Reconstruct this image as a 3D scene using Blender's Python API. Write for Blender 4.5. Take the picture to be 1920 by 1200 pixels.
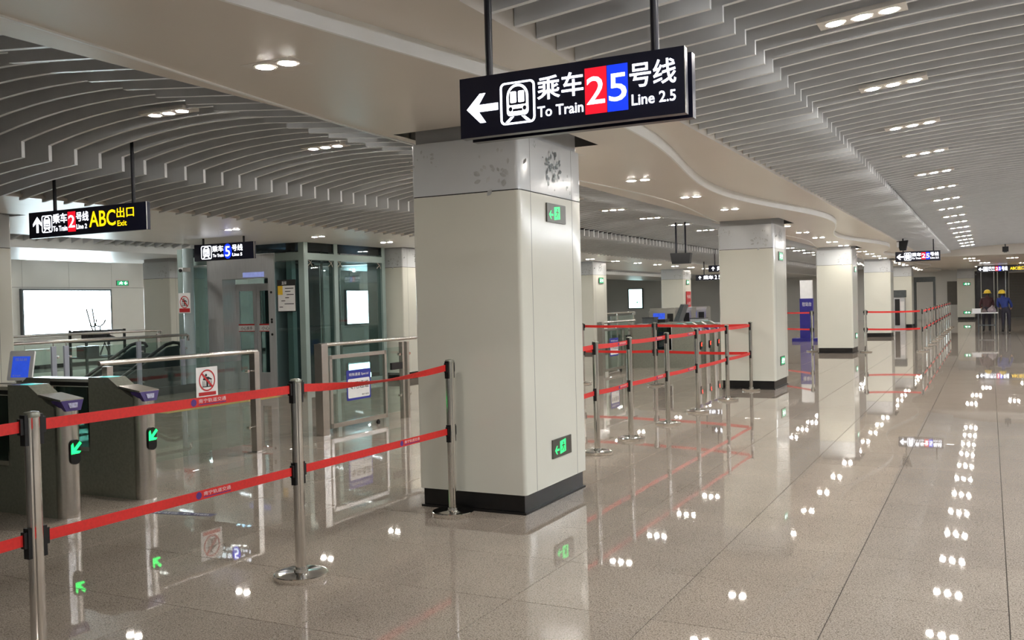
import bpy, math, random
from mathutils import Vector, Matrix
random.seed(7)
PI = math.pi
for _o in list(bpy.data.objects):
    bpy.data.objects.remove(_o)
SC = bpy.context.scene
COL = SC.collection

# ------------------------------------------------------------------ camera
F_PX, YAW, PITCH, ROLL = 1745.63, 0.474386, 0.0174288, -0.0243559
fw = Vector((-math.sin(YAW)*math.cos(PITCH), math.cos(YAW)*math.cos(PITCH), -math.sin(PITCH)))
rt = Vector((math.cos(YAW), math.sin(YAW), 0)); up = rt.cross(fw)
r2 = math.cos(ROLL)*rt + math.sin(ROLL)*up
u2 = -math.sin(ROLL)*rt + math.cos(ROLL)*up
cam_d = bpy.data.cameras.new('camera'); cam = bpy.data.objects.new('camera', cam_d); COL.objects.link(cam)
cam_d.sensor_width = 36.0; cam_d.lens = 36.0*F_PX/1920.0; cam_d.clip_start = 0.05; cam_d.clip_end = 300
CAMLOC = Vector((0, 0, 1.65))
M = Matrix.Identity(4)
for i in range(3):
    M[i][0], M[i][1], M[i][2], M[i][3] = r2[i], u2[i], -fw[i], CAMLOC[i]
cam.matrix_world = M
SC.camera = cam

# ------------------------------------------------------------------ world, exposure
SC.view_settings.view_transform = 'Standard'; SC.view_settings.look = 'None'
SC.view_settings.exposure = 1.95; SC.view_settings.gamma = 1.0; SC.view_settings.use_curve_mapping = False
W = bpy.data.worlds.new('world'); SC.world = W; W.use_nodes = True
W.node_tree.nodes['Background'].inputs[0].default_value = (0.8, 0.84, 0.9, 1)
W.node_tree.nodes['Background'].inputs[1].default_value = 0.3
SC.cycles.max_bounces = 7; SC.cycles.adaptive_threshold = .02
LAMP_STRENGTH = 112.0          # every ceiling downlight
BOX_STRENGTH = 6.0            # backlit advertising boxes

# ------------------------------------------------------------------ materials
MATS = {}
def lin(c):
    return tuple(((x/255)/12.92 if x/255 <= .04045 else ((x/255+.055)/1.055)**2.4) for x in c)
def mat(name, col, rough=.5, metal=0., noise=None, bump=None, emit=0., spec=.5, coat=0., ecol=None, srgb=True, aniso=None):
    """Procedural principled material; noise=(scale, amount) varies the colour, bump=(scale, strength) the relief."""
    if name in MATS: return MATS[name]
    m = bpy.data.materials.new(name); m.use_nodes = True; MATS[name] = m
    nt = m.node_tree; b = nt.nodes['Principled BSDF']
    c = lin(col) if srgb else col
    b.inputs['Base Color'].default_value = (*c, 1); b.inputs['Roughness'].default_value = rough
    b.inputs['Metallic'].default_value = metal; b.inputs['Specular IOR Level'].default_value = spec
    b.inputs['Coat Weight'].default_value = coat; b.inputs['Coat Roughness'].default_value = .05
    if emit:
        e = lin(ecol) if ecol else c
        b.inputs['Emission Color'].default_value = (*e, 1); b.inputs['Emission Strength'].default_value = emit
    if noise or bump:
        g = nt.nodes.new('ShaderNodeNewGeometry')
        vec = g.outputs['Position']
        if aniso:
            mp = nt.nodes.new('ShaderNodeVectorMath'); mp.operation = 'MULTIPLY'; mp.inputs[1].default_value = aniso
            nt.links.new(vec, mp.inputs[0]); vec = mp.outputs[0]
        if noise:
            n = nt.nodes.new('ShaderNodeTexNoise'); n.inputs['Scale'].default_value = noise[0]; n.inputs['Detail'].default_value = 3
            nt.links.new(vec, n.inputs['Vector'])
            mr = nt.nodes.new('ShaderNodeMapRange'); mr.inputs['From Min'].default_value = .3; mr.inputs['From Max'].default_value = .7
            mr.inputs['To Min'].default_value = 1-noise[1]; mr.inputs['To Max'].default_value = 1+noise[1]
            nt.links.new(n.outputs['Fac'], mr.inputs['Value'])
            mx = nt.nodes.new('ShaderNodeVectorMath'); mx.operation = 'SCALE'; mx.inputs[0].default_value = c
            nt.links.new(mr.outputs[0], mx.inputs['Scale']); nt.links.new(mx.outputs[0], b.inputs['Base Color'])
        if bump:
            n2 = nt.nodes.new('ShaderNodeTexNoise'); n2.inputs['Scale'].default_value = bump[0]
            nt.links.new(vec, n2.inputs['Vector'])
            bp = nt.nodes.new('ShaderNodeBump'); bp.inputs['Strength'].default_value = bump[1]; bp.inputs['Distance'].default_value = .002
            nt.links.new(n2.outputs['Fac'], bp.inputs['Height']); nt.links.new(bp.outputs[0], b.inputs['Normal'])
    return m
def glass(name, tint, refl=1.0):
    m = bpy.data.materials.new(name); m.use_nodes = True; MATS[name] = m
    nt = m.node_tree; nt.nodes.remove(nt.nodes['Principled BSDF'])
    out = nt.nodes['Material Output']
    t = nt.nodes.new('ShaderNodeBsdfTransparent'); t.inputs[0].default_value = (*tint, 1)
    g = nt.nodes.new('ShaderNodeBsdfGlossy'); g.inputs['Roughness'].default_value = .02; g.inputs[0].default_value = (.9*refl, .95*refl, .95*refl, 1)
    lw = nt.nodes.new('ShaderNodeLayerWeight'); lw.inputs[0].default_value = .5
    pw = nt.nodes.new('ShaderNodeMath'); pw.operation = 'POWER'; pw.inputs[1].default_value = 4.5
    fr = nt.nodes.new('ShaderNodeMath'); fr.operation = 'MULTIPLY_ADD'; fr.inputs[1].default_value = .93; fr.inputs[2].default_value = .05
    mx = nt.nodes.new('ShaderNodeMixShader')
    nt.links.new(lw.outputs['Facing'], pw.inputs[0]); nt.links.new(pw.outputs[0], fr.inputs[0])
    nt.links.new(fr.outputs[0], mx.inputs[0]); nt.links.new(t.outputs[0], mx.inputs[1]); nt.links.new(g.outputs[0], mx.inputs[2])
    nt.links.new(mx.outputs[0], out.inputs[0])
    return m
def granite():
    m = bpy.data.materials.new('polished_granite'); m.use_nodes = True; MATS['granite'] = m
    nt = m.node_tree; b = nt.nodes['Principled BSDF']; L = nt.links.new
    g = nt.nodes.new('ShaderNodeNewGeometry')
    n1 = nt.nodes.new('ShaderNodeTexNoise'); n1.inputs['Scale'].default_value = 125; n1.inputs['Detail'].default_value = 4; n1.inputs['Roughness'].default_value = .75
    n2 = nt.nodes.new('ShaderNodeTexVoronoi'); n2.inputs['Scale'].default_value = 150
    n3 = nt.nodes.new('ShaderNodeTexNoise'); n3.inputs['Scale'].default_value = 1.3
    for n in (n1, n2, n3): L(g.outputs['Position'], n.inputs['Vector'])
    cr = nt.nodes.new('ShaderNodeValToRGB'); e = cr.color_ramp.elements
    e[0].position = .36; e[0].color = (*lin((110, 100, 92)), 1); e[1].position = .66; e[1].color = (*lin((198, 186, 173)), 1)
    x = e.new(.47); x.color = (*lin((157, 146, 134)), 1)
    L(n1.outputs['Fac'], cr.inputs[0])
    cr2 = nt.nodes.new('ShaderNodeValToRGB'); e = cr2.color_ramp.elements
    e[0].position = 0; e[0].color = (.55, .53, .5, 1); e[1].position = .22; e[1].color = (1, 1, 1, 1)
    sx = nt.nodes.new('ShaderNodeSeparateColor'); L(n2.outputs['Color'], sx.inputs[0]); L(sx.outputs[0], cr2.inputs[0])
    mx = nt.nodes.new('ShaderNodeMix'); mx.data_type = 'RGBA'; mx.blend_type = 'MULTIPLY'; mx.inputs[0].default_value = 1
    L(cr.outputs[0], mx.inputs[6]); L(cr2.outputs[0], mx.inputs[7])
    oi = nt.nodes.new('ShaderNodeObjectInfo')
    mr = nt.nodes.new('ShaderNodeMapRange'); mr.inputs['To Min'].default_value = .95; mr.inputs['To Max'].default_value = 1.05
    L(oi.outputs['Random'], mr.inputs['Value'])
    mr3 = nt.nodes.new('ShaderNodeMapRange'); mr3.inputs['From Min'].default_value = .3; mr3.inputs['From Max'].default_value = .7
    mr3.inputs['To Min'].default_value = .93; mr3.inputs['To Max'].default_value = 1.07
    L(n3.outputs['Fac'], mr3.inputs['Value'])
    mm = nt.nodes.new('ShaderNodeMath'); mm.operation = 'MULTIPLY'; L(mr.outputs[0], mm.inputs[0]); L(mr3.outputs[0], mm.inputs[1])
    sc = nt.nodes.new('ShaderNodeVectorMath'); sc.operation = 'SCALE'; L(mx.outputs[2], sc.inputs[0]); L(mm.outputs[0], sc.inputs['Scale'])
    L(sc.outputs[0], b.inputs['Base Color'])
    b.inputs['Roughness'].default_value = .022; b.inputs['IOR'].default_value = 1.55
    bp = nt.nodes.new('ShaderNodeBump'); bp.inputs['Strength'].default_value = .005; bp.inputs['Distance'].default_value = .01
    n4 = nt.nodes.new('ShaderNodeTexNoise'); n4.inputs['Scale'].default_value = 7
    L(g.outputs['Position'], n4.inputs['Vector']); L(n4.outputs['Fac'], bp.inputs['Height']); L(bp.outputs[0], b.inputs['Normal'])
    return m
GRANITE = granite()
GROUT = mat('grout', (52, 48, 43), .8, noise=(30, .15))
CLAD = mat('enamel_cladding', (222, 222, 211), .16, noise=(1.2, .02), spec=.35)
CLADTOP = mat('enamel_cladding_upper', (212, 216, 219), .15, noise=(1.2, .03), spec=.4)
PLINTH = mat('black_plinth', (22, 21, 22), .3, noise=(20, .2))
PRINT = mat('floral_ink', (148, 158, 158), .3, noise=(14, .5))
PRINT2 = mat('floral_ink_dark', (96, 106, 110), .3, noise=(14, .4))
SOFFIT = mat('soffit_paint', (216, 209, 199), .32, noise=(.7, .02))
TRIMW = mat('white_trim', (236, 238, 236), .35, noise=(3, .02))
SLATM = mat('slat_aluminium', (226, 229, 232), .4, noise=(4, .04))
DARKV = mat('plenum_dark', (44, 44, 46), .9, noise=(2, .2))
WALLM = mat('wall_enamel', (206, 204, 196), .25, noise=(.8, .03))
WALLW = mat('white_wall', (222, 220, 214), .4, noise=(.8, .03))
STEEL = mat('brushed_steel', (216, 213, 208), .25, 1., noise=(60, .06))
CHROME = mat('polished_steel', (234, 232, 228), .10, 1., noise=(8, .03))
DSTEEL = mat('dark_gate_steel', (148, 150, 138), .26, .3, noise=(40, .1))
LSTEEL = mat('lift_steel', (204, 206, 208), .3, .55, noise=(3, .08), aniso=(30, 30, 1))
BLACK = mat('black_plastic', (18, 18, 20), .4, noise=(20, .2))
SIGNB = mat('sign_black', (20, 22, 44), .28, noise=(3, .1))
RODM = mat('rod_black', (20, 20, 32), .4, noise=(5, .1))
RED = mat('belt_red', (222, 42, 36), .55, noise=(60, .08))
BELTW = mat('belt_print_white', (236, 220, 220), .6, noise=(60, .05))
BELTP = mat('belt_print_purple', (92, 52, 130), .6, noise=(60, .1))
E_WHITE = mat('lit_white', (255, 255, 255), .4, emit=.95, noise=(9, .01), ecol=(240, 244, 255))
E_YEL = mat('lit_yellow', (250, 210, 20), .4, emit=.5, noise=(9, .02), ecol=(255, 205, 10))
E_RED = mat('lit_red', (226, 24, 44), .4, emit=.3, noise=(9, .02), ecol=(236, 20, 40))
E_BLUE = mat('lit_blue', (20, 56, 226), .4, emit=.34, noise=(9, .02), ecol=(16, 50, 240))
E_GREEN = mat('lit_green', (40, 220, 110), .4, emit=.45, noise=(9, .02), ecol=(40, 235, 110))
E_GREEN2 = mat('arrow_green', (40, 250, 120), .4, emit=.8, noise=(30, .05), ecol=(20, 250, 100))
E_REDL = mat('arrow_red', (250, 60, 40), .4, emit=.6, noise=(30, .05))
LAMP = mat('lamp_glow', (255, 240, 220), .5, emit=LAMP_STRENGTH, noise=(30, .02), ecol=(255, 250, 242))
LAMP_C = mat('lamp_glow_cool', (240, 246, 255), .5, emit=LAMP_STRENGTH*2.5, noise=(30, .02), ecol=(244, 249, 255))
LAMP_D = mat('lamp_glow_small', (255, 240, 220), .5, emit=LAMP_STRENGTH*.75, noise=(30, .02), ecol=(255, 247, 236))
BOXG = mat('lightbox_glow', (240, 252, 255), .5, emit=BOX_STRENGTH, noise=(2, .02), ecol=(226, 246, 255))
HOUSING = mat('lamp_housing', (224, 221, 215), .5, noise=(9, .03))
TEAL = mat('screen_teal', (70, 190, 190), .3, emit=.25, noise=(6, .05))
PURPLE = mat('reader_purple', (80, 62, 132), .35, noise=(9, .1))
PAPER = mat('paper_white', (232, 232, 232), .6, noise=(9, .03))
PBLUE = mat('poster_blue', (40, 48, 150), .45, noise=(9, .06))
SCRBLUE = mat('screen_blue', (40, 70, 180), .3, emit=.3, noise=(12, .25))
INK = mat('ink_black', (24, 24, 28), .6, noise=(30, .1))
INKRED = mat('ink_red', (190, 36, 40), .5, noise=(30, .08))
PYEL = mat('poster_yellow', (240, 200, 50), .5, noise=(30, .05))
PLATE = mat('sign_plate_grey', (92, 90, 84), .35, .4, noise=(20, .1))
TACT = mat('tactile_yellow', (196, 168, 96), .5, noise=(20, .08))
PURPD = mat('floor_sticker_purple', (58, 50, 92), .45, noise=(20, .1))
GLASS = glass('clear_glass', (.86, .93, .91))
GLASSL = glass('lift_glass', (.70, .78, .78))
GLASSD = glass('tinted_gate_glass', (.36, .47, .44), .8)
GLASSK = glass('dark_fascia_glass', (.12, .16, .19), 1.0)
LDARK = mat('lift_dark', (44, 54, 56), .35, noise=(3, .1))
LFRAME = mat('lift_frame_paint', (150, 168, 164), .35, .3, noise=(3, .06))
GREYM = mat('shutter_grey', (112, 108, 100), .5, noise=(3, .06))
DOORK = mat('dark_door', (46, 40, 42), .25, noise=(3, .1))
BLUEK = mat('blue_kiosk_paint', (44, 40, 130), .35, noise=(5, .08))
GREYEQ = mat('equipment_grey', (86, 92, 94), .5, .3, noise=(8, .12))

# ------------------------------------------------------------------ mesh building
ORG = {}
class MB:
    def __init__(s): s.v = []; s.f = []; s.m = []
    def add(s, vs, fs, mi=0):
        o = len(s.v); s.v += [tuple(p) for p in vs]; s.f += [tuple(i+o for i in q) for q in fs]; s.m += [mi]*len(fs); return s
    def box(s, x0, x1, y0, y1, z0, z1, mi=0):
        return s.add([(x0,y0,z0),(x1,y0,z0),(x1,y1,z0),(x0,y1,z0),(x0,y0,z1),(x1,y0,z1),(x1,y1,z1),(x0,y1,z1)],
                     [(0,3,2,1),(4,5,6,7),(0,1,5,4),(1,2,6,5),(2,3,7,6),(3,0,4,7)], mi)
    def tube(s, pts, r, n=10, caps=True, mi=0):
        pts = [Vector(p) for p in pts]; rings = []
        rr = r if isinstance(r, (list, tuple)) else [r]*len(pts)
        for i, p in enumerate(pts):
            d = (pts[min(i+1, len(pts)-1)] - pts[max(i-1, 0)]).normalized()
            a = Vector((0, 0, 1)) if abs(d.z) < .95 else Vector((1, 0, 0))
            e1 = d.cross(a).normalized(); e2 = d.cross(e1)
            rings.append([p + rr[i]*(math.cos(2*PI*k/n)*e1 + math.sin(2*PI*k/n)*e2) for k in range(n)])
        vs = [q for R in rings for q in R]; fs = []
        for i in range(len(pts)-1):
            for k in range(n):
                fs.append((i*n+k, (i+1)*n+k, (i+1)*n+(k+1) % n, i*n+(k+1) % n))
        if caps: fs += [tuple(range(n)), tuple(range((len(pts)-1)*n+n-1, (len(pts)-1)*n-1, -1))]
        return s.add(vs, fs, mi)
    def lathe(s, prof, c=(0, 0, 0), n=20, mi=0):
        vs = []; fs = []
        for (r, z) in prof:
            for k in range(n): vs.append((c[0]+r*math.cos(2*PI*k/n), c[1]+r*math.sin(2*PI*k/n), c[2]+z))
        for i in range(len(prof)-1):
            for k in range(n): fs.append((i*n+k, i*n+(k+1) % n, (i+1)*n+(k+1) % n, (i+1)*n+k))
        fs += [tuple(range(n-1, -1, -1)), tuple(range((len(prof)-1)*n, len(prof)*n))]
        return s.add(vs, fs, mi)
    def poly(s, pts, o, u, v, w, t=0., mi=0):
        """Polygon pts (a,b) laid out on plane o+a*u+b*v, raised by w and t thick along the normal u x v."""
        o, u, v = Vector(o), Vector(u), Vector(v); n = u.cross(v).normalized()
        top = [o + u*a + v*b + n*(w+t) for a, b in pts]; k = len(pts)
        if t == 0: return s.add(top, [tuple(range(k))], mi)
        bot = [p - n*t for p in top]
        fs = [tuple(range(k)), tuple(range(2*k-1, k-1, -1))] + [((i+1) % k, i, i+k, (i+1) % k+k) for i in range(k)]
        return s.add(top+bot, fs, mi)
    def ring(s, outer, inner, o, u, v, w, mi=0):
        o, u, v = Vector(o), Vector(u), Vector(v); n = u.cross(v).normalized(); k = len(outer)
        vs = [o+u*a+v*b+n*w for a, b in outer] + [o+u*a+v*b+n*w for a, b in inner]
        return s.add(vs, [(i, (i+1) % k, (i+1) % k+k, i+k) for i in range(k)], mi)
    def prism_y(s, pts, y0, y1, mi=0):     # polygon (x,z) extruded along y
        k = len(pts)
        vs = [(x, y0, z) for x, z in pts] + [(x, y1, z) for x, z in pts]
        fs = [tuple(range(k)), tuple(range(2*k-1, k-1, -1))] + [((i+1) % k, i, i+k, (i+1) % k+k) for i in range(k)]
        return s.add(vs, fs, mi)
    def mesh(s, name, mats, org=(0, 0, 0), smooth=False):
        me = bpy.data.meshes.new(name); ox, oy, oz = org
        me.from_pydata([(x-ox, y-oy, z-oz) for x, y, z in s.v], [], s.f)
        for m_ in (mats if isinstance(mats, (list, tuple)) else [mats]): me.materials.append(m_)
        if any(s.m): me.polygons.foreach_set('material_index', s.m)
        if smooth:
            me.polygons.foreach_set('use_smooth', [True]*len(me.polygons)); me.set_sharp_from_angle(angle=.65)
        me.update(); return me
    def build(s, name, mats, parent=None, org=None, smooth=False):
        if org is None: org = ORG[parent.name] if parent else Vector((0, 0, 0))
        o = bpy.data.objects.new(name, s.mesh(name, mats, org, smooth)); COL.objects.link(o)
        if parent: o.parent = parent
        else: o.location = org
        ORG[o.name] = Vector(org); return o
def tag(o, label=None, cat=None, group=None, kind=None):
    if label: o['label'] = label
    if cat: o['category'] = cat
    if group: o['group'] = group
    if kind: o['kind'] = kind
    return o
def thing(name, label, cat, loc=(0, 0, 0), group=None, kind=None):
    o = bpy.data.objects.new(name, None); COL.objects.link(o); o.location = loc; o.empty_display_size = .1
    ORG[o.name] = Vector(loc); return tag(o, label, cat, group, kind)
KIDS = {}
def kids(o): return [c for c in o.children]
def copy_tree(o, loc=None, rotz=None, parent=None, label=None, group=None):
    c = o.copy(); COL.objects.link(c)
    if parent is not None: c.parent = parent
    if loc is not None: c.location = loc
    if rotz is not None: c.rotation_euler = (c.rotation_euler[0], c.rotation_euler[1], rotz)
    if label: c['label'] = label
    if group: c['group'] = group
    for ch in kids(o): copy_tree(ch, parent=c)
    return c
def link(name, me, parent, loc=(0, 0, 0)):
    o = bpy.data.objects.new(name, me); COL.objects.link(o); o.parent = parent; o.location = loc; return o
ORD = ['first','second','third','fourth','fifth','sixth','seventh','eighth','ninth','tenth','eleventh','twelfth','thirteenth','fourteenth','fifteenth',
       'sixteenth','seventeenth','eighteenth','nineteenth','twentieth','twenty-first','twenty-second','twenty-third','twenty-fourth','twenty-fifth',
       'twenty-sixth','twenty-seventh','twenty-eighth','twenty-ninth','thirtieth','thirty-first','thirty-second','thirty-third','thirty-fourth','thirty-fifth']

# ------------------------------------------------------------------ lettering outlines (built-in font), made once
GLY = {}
def make_glyphs(bodies):
    tmp = []
    for b in bodies:
        c = bpy.data.curves.new('lettering', 'FONT'); c.body = b; c.offset = .004 if len(b) == 1 else (.012 if b in ('乘车', '号线', 'To Train', 'Line 2.5', 'Line 2', 'Line 5', 'ABC', '出口', 'Exit', '2 5', 'ABC出口') else .003); c.resolution_u = 3
        o = bpy.data.objects.new('lettering_tmp', c); COL.objects.link(o); tmp.append((b, o, c))
    bpy.context.view_layer.update(); dg = bpy.context.evaluated_depsgraph_get()
    for b, o, c in tmp:
        me = bpy.data.meshes.new_from_object(o.evaluated_get(dg))
        vs = [(v.co.x, v.co.y) for v in me.vertices]; fs = [tuple(p.vertices) for p in me.polygons]
        x0 = min(p[0] for p in vs); x1 = max(p[0] for p in vs); y0 = min(p[1] for p in vs); y1 = max(p[1] for p in vs)
        GLY[b] = ([((x-x0)/(x1-x0), (y-y0)/(y1-y0)) for x, y in vs], fs)
        bpy.data.meshes.remove(me)
    for b, o, c in tmp:
        bpy.data.objects.remove(o); bpy.data.curves.remove(c)
make_glyphs(['乘车', '号线', 'To Train', 'Line 2.5', 'Line 2', 'Line 5', '2', '5', 'ABC', '出口', 'Exit', '南宁轨道交通', '专用通道', '特殊通道 Special',
             '小心夹手', '南宁地铁', '禁止倚靠', '直梯', '往站台', '2 5', 'A', 'ABC出口'])
def text(mb, body, o, u, v, a0, a1, b0, b1, w, mi=0):
    """Lettering fitted into the rectangle a0..a1 x b0..b1 of plane (o,u,v)."""
    o, u, v = Vector(o), Vector(u), Vector(v); n = u.cross(v).normalized()
    vs, fs = GLY[body]
    return mb.add([o+u*(a0+(a1-a0)*x)+v*(b0+(b1-b0)*y)+n*w for x, y in vs], fs, mi)
def rrect(x0, x1, y0, y1, r, n=4):
    p = []
    for cx, cy, a in ((x1-r, y1-r, 0), (x0+r, y1-r, PI/2), (x0+r, y0+r, PI), (x1-r, y0+r, 3*PI/2)):
        for k in range(n+1):
            t = a + PI/2*k/n; p.append((cx+r*math.cos(t), cy+r*math.sin(t)))
    return p
def circ(cx, cy, rx, ry=None, n=24): return [(cx+rx*math.cos(2*PI*k/n), cy+(ry or rx)*math.sin(2*PI*k/n)) for k in range(n)]

# ================================================================== SETTING
X0, X1, Y0, Y1 = -26.0, 11.0, -7.0, 66.0
def in_view(p, pad=60):
    d = Vector(p)-CAMLOC; k = d.dot(fw)
    if k < .5: return None
    px = 960+F_PX*d.dot(r2)/k; py = 600-F_PX*d.dot(u2)/k
    return k if (-pad < px < 1920+pad and -pad < py < 1200+pad) else None
# ---- floor of granite tiles
floor = tag(MB().box(X0-.2, X1+.2, Y0-.2, Y1+.2, -.2, -.006).build('floor', GROUT), 'polished speckled beige granite floor of square tiles', 'floor', kind='structure')
TS = .825
def tile_mesh(mb, x, y, g=.0022, c=.0014):
    a, b = x+g, x+TS-g; d, e = y+g, y+TS-g
    mb.add([(a,d,-.006),(b,d,-.006),(b,e,-.006),(a,e,-.006),(a,d,-c),(b,d,-c),(b,e,-c),(a,e,-c),(a+c,d+c,0),(b-c,d+c,0),(b-c,e-c,0),(a+c,e-c,0)],
           [(0,1,5,4),(1,2,6,5),(2,3,7,6),(3,0,4,7),(4,5,9,8),(5,6,10,9),(6,7,11,10),(7,4,8,11),(8,9,10,11)])
cells = []
ix0 = math.ceil((X0-.066)/TS); ix1 = math.floor((X1-.066)/TS); iy0 = math.ceil((Y0-7.05)/TS); iy1 = math.floor((Y1-7.05)/TS)
for i in range(ix0-1, ix1+1):
    for j in range(iy0-1, iy1+1):
        x, y = .066+i*TS, 7.05+j*TS
        k = in_view((x+TS/2, y+TS/2, 0), 120)
        cells.append((k if k and x > -8.2 else 1e6+abs(x)+abs(y), x, y))
cells.sort()
_tm = MB(); tile_mesh(_tm, 0, 0); _tm = _tm.mesh('floor_tile', GRANITE)
for k, x, y in cells[:300]: link('floor_tile', _tm, floor, (x, y, 0))
_rest = MB()
for k, x, y in cells[300:]: tile_mesh(_rest, x, y)
tag(_rest.build('floor_tiles_beyond', GRANITE, floor), kind='stuff')
for k in range(9):     # tactile strip in the paid area
    mb = MB(); y = 10.9+k*.31; mb.box(-12.25, -11.95, y, y+.3, 0, .004)
    for a in range(4): mb.box(-12.22+a*.07, -12.19+a*.07, y+.02, y+.28, .004, .008)
    mb.build('tactile_tile', TACT, floor)

# ---- outer walls
def wall(name, mb, m, label): return tag(mb.build(name, m), label, 'wall', kind='structure')
wl = wall('wall_left', MB().box(X0-.3, X0-.02, Y0, Y1+10, 0, 4.4), GROUT, 'far grey enamel-panelled wall carrying white lightboxes')
_p1 = MB().box(-.02, 0, .004, 1.606, .12, 2.5).mesh('wall_panel', WALLM); _p2 = MB().box(-.02, 0, .004, 1.606, 2.51, 4.3).mesh('wall_panel_upper', WALLM)
_p0 = MB().box(-.02, -.004, 0, 1.61, 0, .115).mesh('wall_skirting', PLINTH)
for k in range(46):
    y = 2.2+k*1.61
    link('wall_panel', _p1, wl, (X0, y, 0)); link('wall_panel', _p2, wl, (X0, y, 0)); link('skirting', _p0, wl, (X0, y, 0))
wr = wall('wall_right', MB().box(X1, X1+.3, Y0, Y1, 0, 4.4), WALLW, 'plain white wall beyond the walkway')
wb = wall('wall_back', MB().box(X0, X1, Y0-.3, Y0, 0, 4.4), WALLW, 'plain white wall behind the viewer')
YE = 66.0
we = wall('wall_far', MB().box(X0, -1.75, YE, YE+.3, 0, 4.4).box(1.05, X1, YE, YE+.3, 0, 4.4).box(-1.75, 1.05, YE, YE+.3, 3.0, 4.4), WALLW, 'white end wall far down the walkway')
# grey shutter and dark sliding doors in the end wall
sh = MB()
for k in range(28): sh.box(1.1, 6.5, YE-.04, YE, .02+k*.1, .115+k*.1)
tag(sh.build('door_1', GREYM), 'grey roller shutter at the far end of the walkway', 'shutter', kind='structure')
d2 = thing('door_2', 'dark glass doors with chrome posts at far end of walkway', 'door', (-.1, YE, 0), kind='structure')
MB().box(-.98, -.5, YE+.02, YE+.06, 0, 3.0).build('door_leaf', DOORK, d2); MB().box(-.44, .2, YE+.05, YE+.09, 0, 3.0).build('door_leaf', DOORK, d2)
MB().box(.5, 1.05, YE+.05, YE+.09, 0, 3.0).build('door_leaf', DOORK, d2)
for x in (-.47, .25, .45, .9): MB().tube([(x, YE, 0), (x, YE, 3.0)], .04, 10).build('door_post', CHROME, d2, smooth=True)
MB().box(-1.0, 1.05, YE+.1, YE+.3, 0, 3.0).build('back_panel', DOORK, d2)
w1 = thing('window_1', 'dark grey window in the far white wall', 'window', (-2.13, YE-.02, 1.6), kind='structure')
MB().box(-2.42, -1.85, YE-.03, YE-.005, .9, 2.4).build('window_pane', GREYM, w1); MB().box(-2.5, -1.8, YE-.08, YE-.005, .82, .9).build('window_sill', WALLW, w1)

# ---- ceiling: dark plenum slab, painted soffits along the column rows, slatted vaults between them
slab = tag(MB().box(X0-.3, X1+.3, Y0-.3, Y1+.3, 4.3, 4.5).build('ceiling', DARKV), 'dark ceiling void above the slats', 'ceiling', kind='structure')
YA, YB = Y0, Y1
def wave(y): return math.cos(2*PI*(y-6.9)/11.0)
def wR(y): return -2.9+.3*wave(y)
def wL(y): return -4.2-.2*wave(y)
HOLES = []
COL_ROW1 = [(-4.2, 6.44), (-4.40, 16.9), (-4.45, 28.0), (-4.40, 39.0), (-4.4, 50.0)]
CW, CD = .98, 1.22
for x, y in COL_ROW1: HOLES.append((x-.10, x+CW+.13, y-.10, y+CD+.13))
def soffit(mb, fl, fr, z, holes=(), ya=YA, yb=YB, step=.25):
    ys = [ya+step*i for i in range(int((yb-ya)/step)+1)]
    for h in holes: ys += [h[2], h[3]]
    ys = sorted(set(ys))
    for a, b in zip(ys, ys[1:]):
        m_ = (a+b)/2; spans = [((fl(a), fl(b)), (fr(a), fr(b)))]
        for h in holes:
            if h[2] <= m_ <= h[3]:
                spans = [((fl(a), fl(b)), (h[0], h[0])), ((h[1], h[1]), (fr(a), fr(b)))]
        for (p, q), (r, s) in spans: mb.add([(p,a,z),(q,b,z),(s,b,z),(r,a,z)], [(0,1,2,3)])
def edge(mb, f, z0, z1, ya=YA, yb=YB, step=.25):
    n = int((yb-ya)/step)
    for i in range(n):
        a, b = ya+step*i, ya+step*(i+1); mb.add([(f(a),a,z0),(f(b),b,z0),(f(b),b,z1),(f(a),a,z1)], [(0,1,2,3)])
SZ = 3.05
def K(v): return lambda y: v
sof1 = thing('ceiling_soffit', 'flat painted ceiling band above the row of columns with wavy edge trim', 'ceiling', (-3.6, 0, SZ), kind='structure')
mb = MB(); soffit(mb, wL, wR, SZ, HOLES); mb.build('soffit_plate', SOFFIT, sof1, smooth=True)
mb = MB(); soffit(mb, lambda y: wR(y)+.02, K(-2.3), SZ+.095); edge(mb, K(-2.3), SZ+.095, SZ+.34); mb.build('outer_plate', SOFFIT, sof1, smooth=True)
mb = MB(); soffit(mb, wR, lambda y: wR(y)+.02, SZ-.006); edge(mb, lambda y: wR(y)+.02, SZ-.006, SZ+.095); edge(mb, wR, SZ-.006, SZ)
mb.build('wavy_trim', TRIMW, sof1, smooth=True)
mb = MB(); soffit(mb, K(-4.42), lambda y: wL(y)-.02, SZ+.02); edge(mb, K(-4.42), SZ+.02, SZ+.3); mb.build('inner_plate', SOFFIT, sof1, smooth=True)
mb = MB(); soffit(mb, lambda y: wL(y)-.02, wL, SZ-.01); edge(mb, lambda y: wL(y)-.02, SZ-.01, SZ+.02); edge(mb, wL, SZ-.01, SZ); mb.build('inner_trim', TRIMW, sof1, smooth=True)
# dark sheets above column openings, shade put into their colour
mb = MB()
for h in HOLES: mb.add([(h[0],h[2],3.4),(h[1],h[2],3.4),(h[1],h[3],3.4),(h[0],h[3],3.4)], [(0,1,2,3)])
mb.build('opening_shade_sheet', DARKV, sof1)

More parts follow.
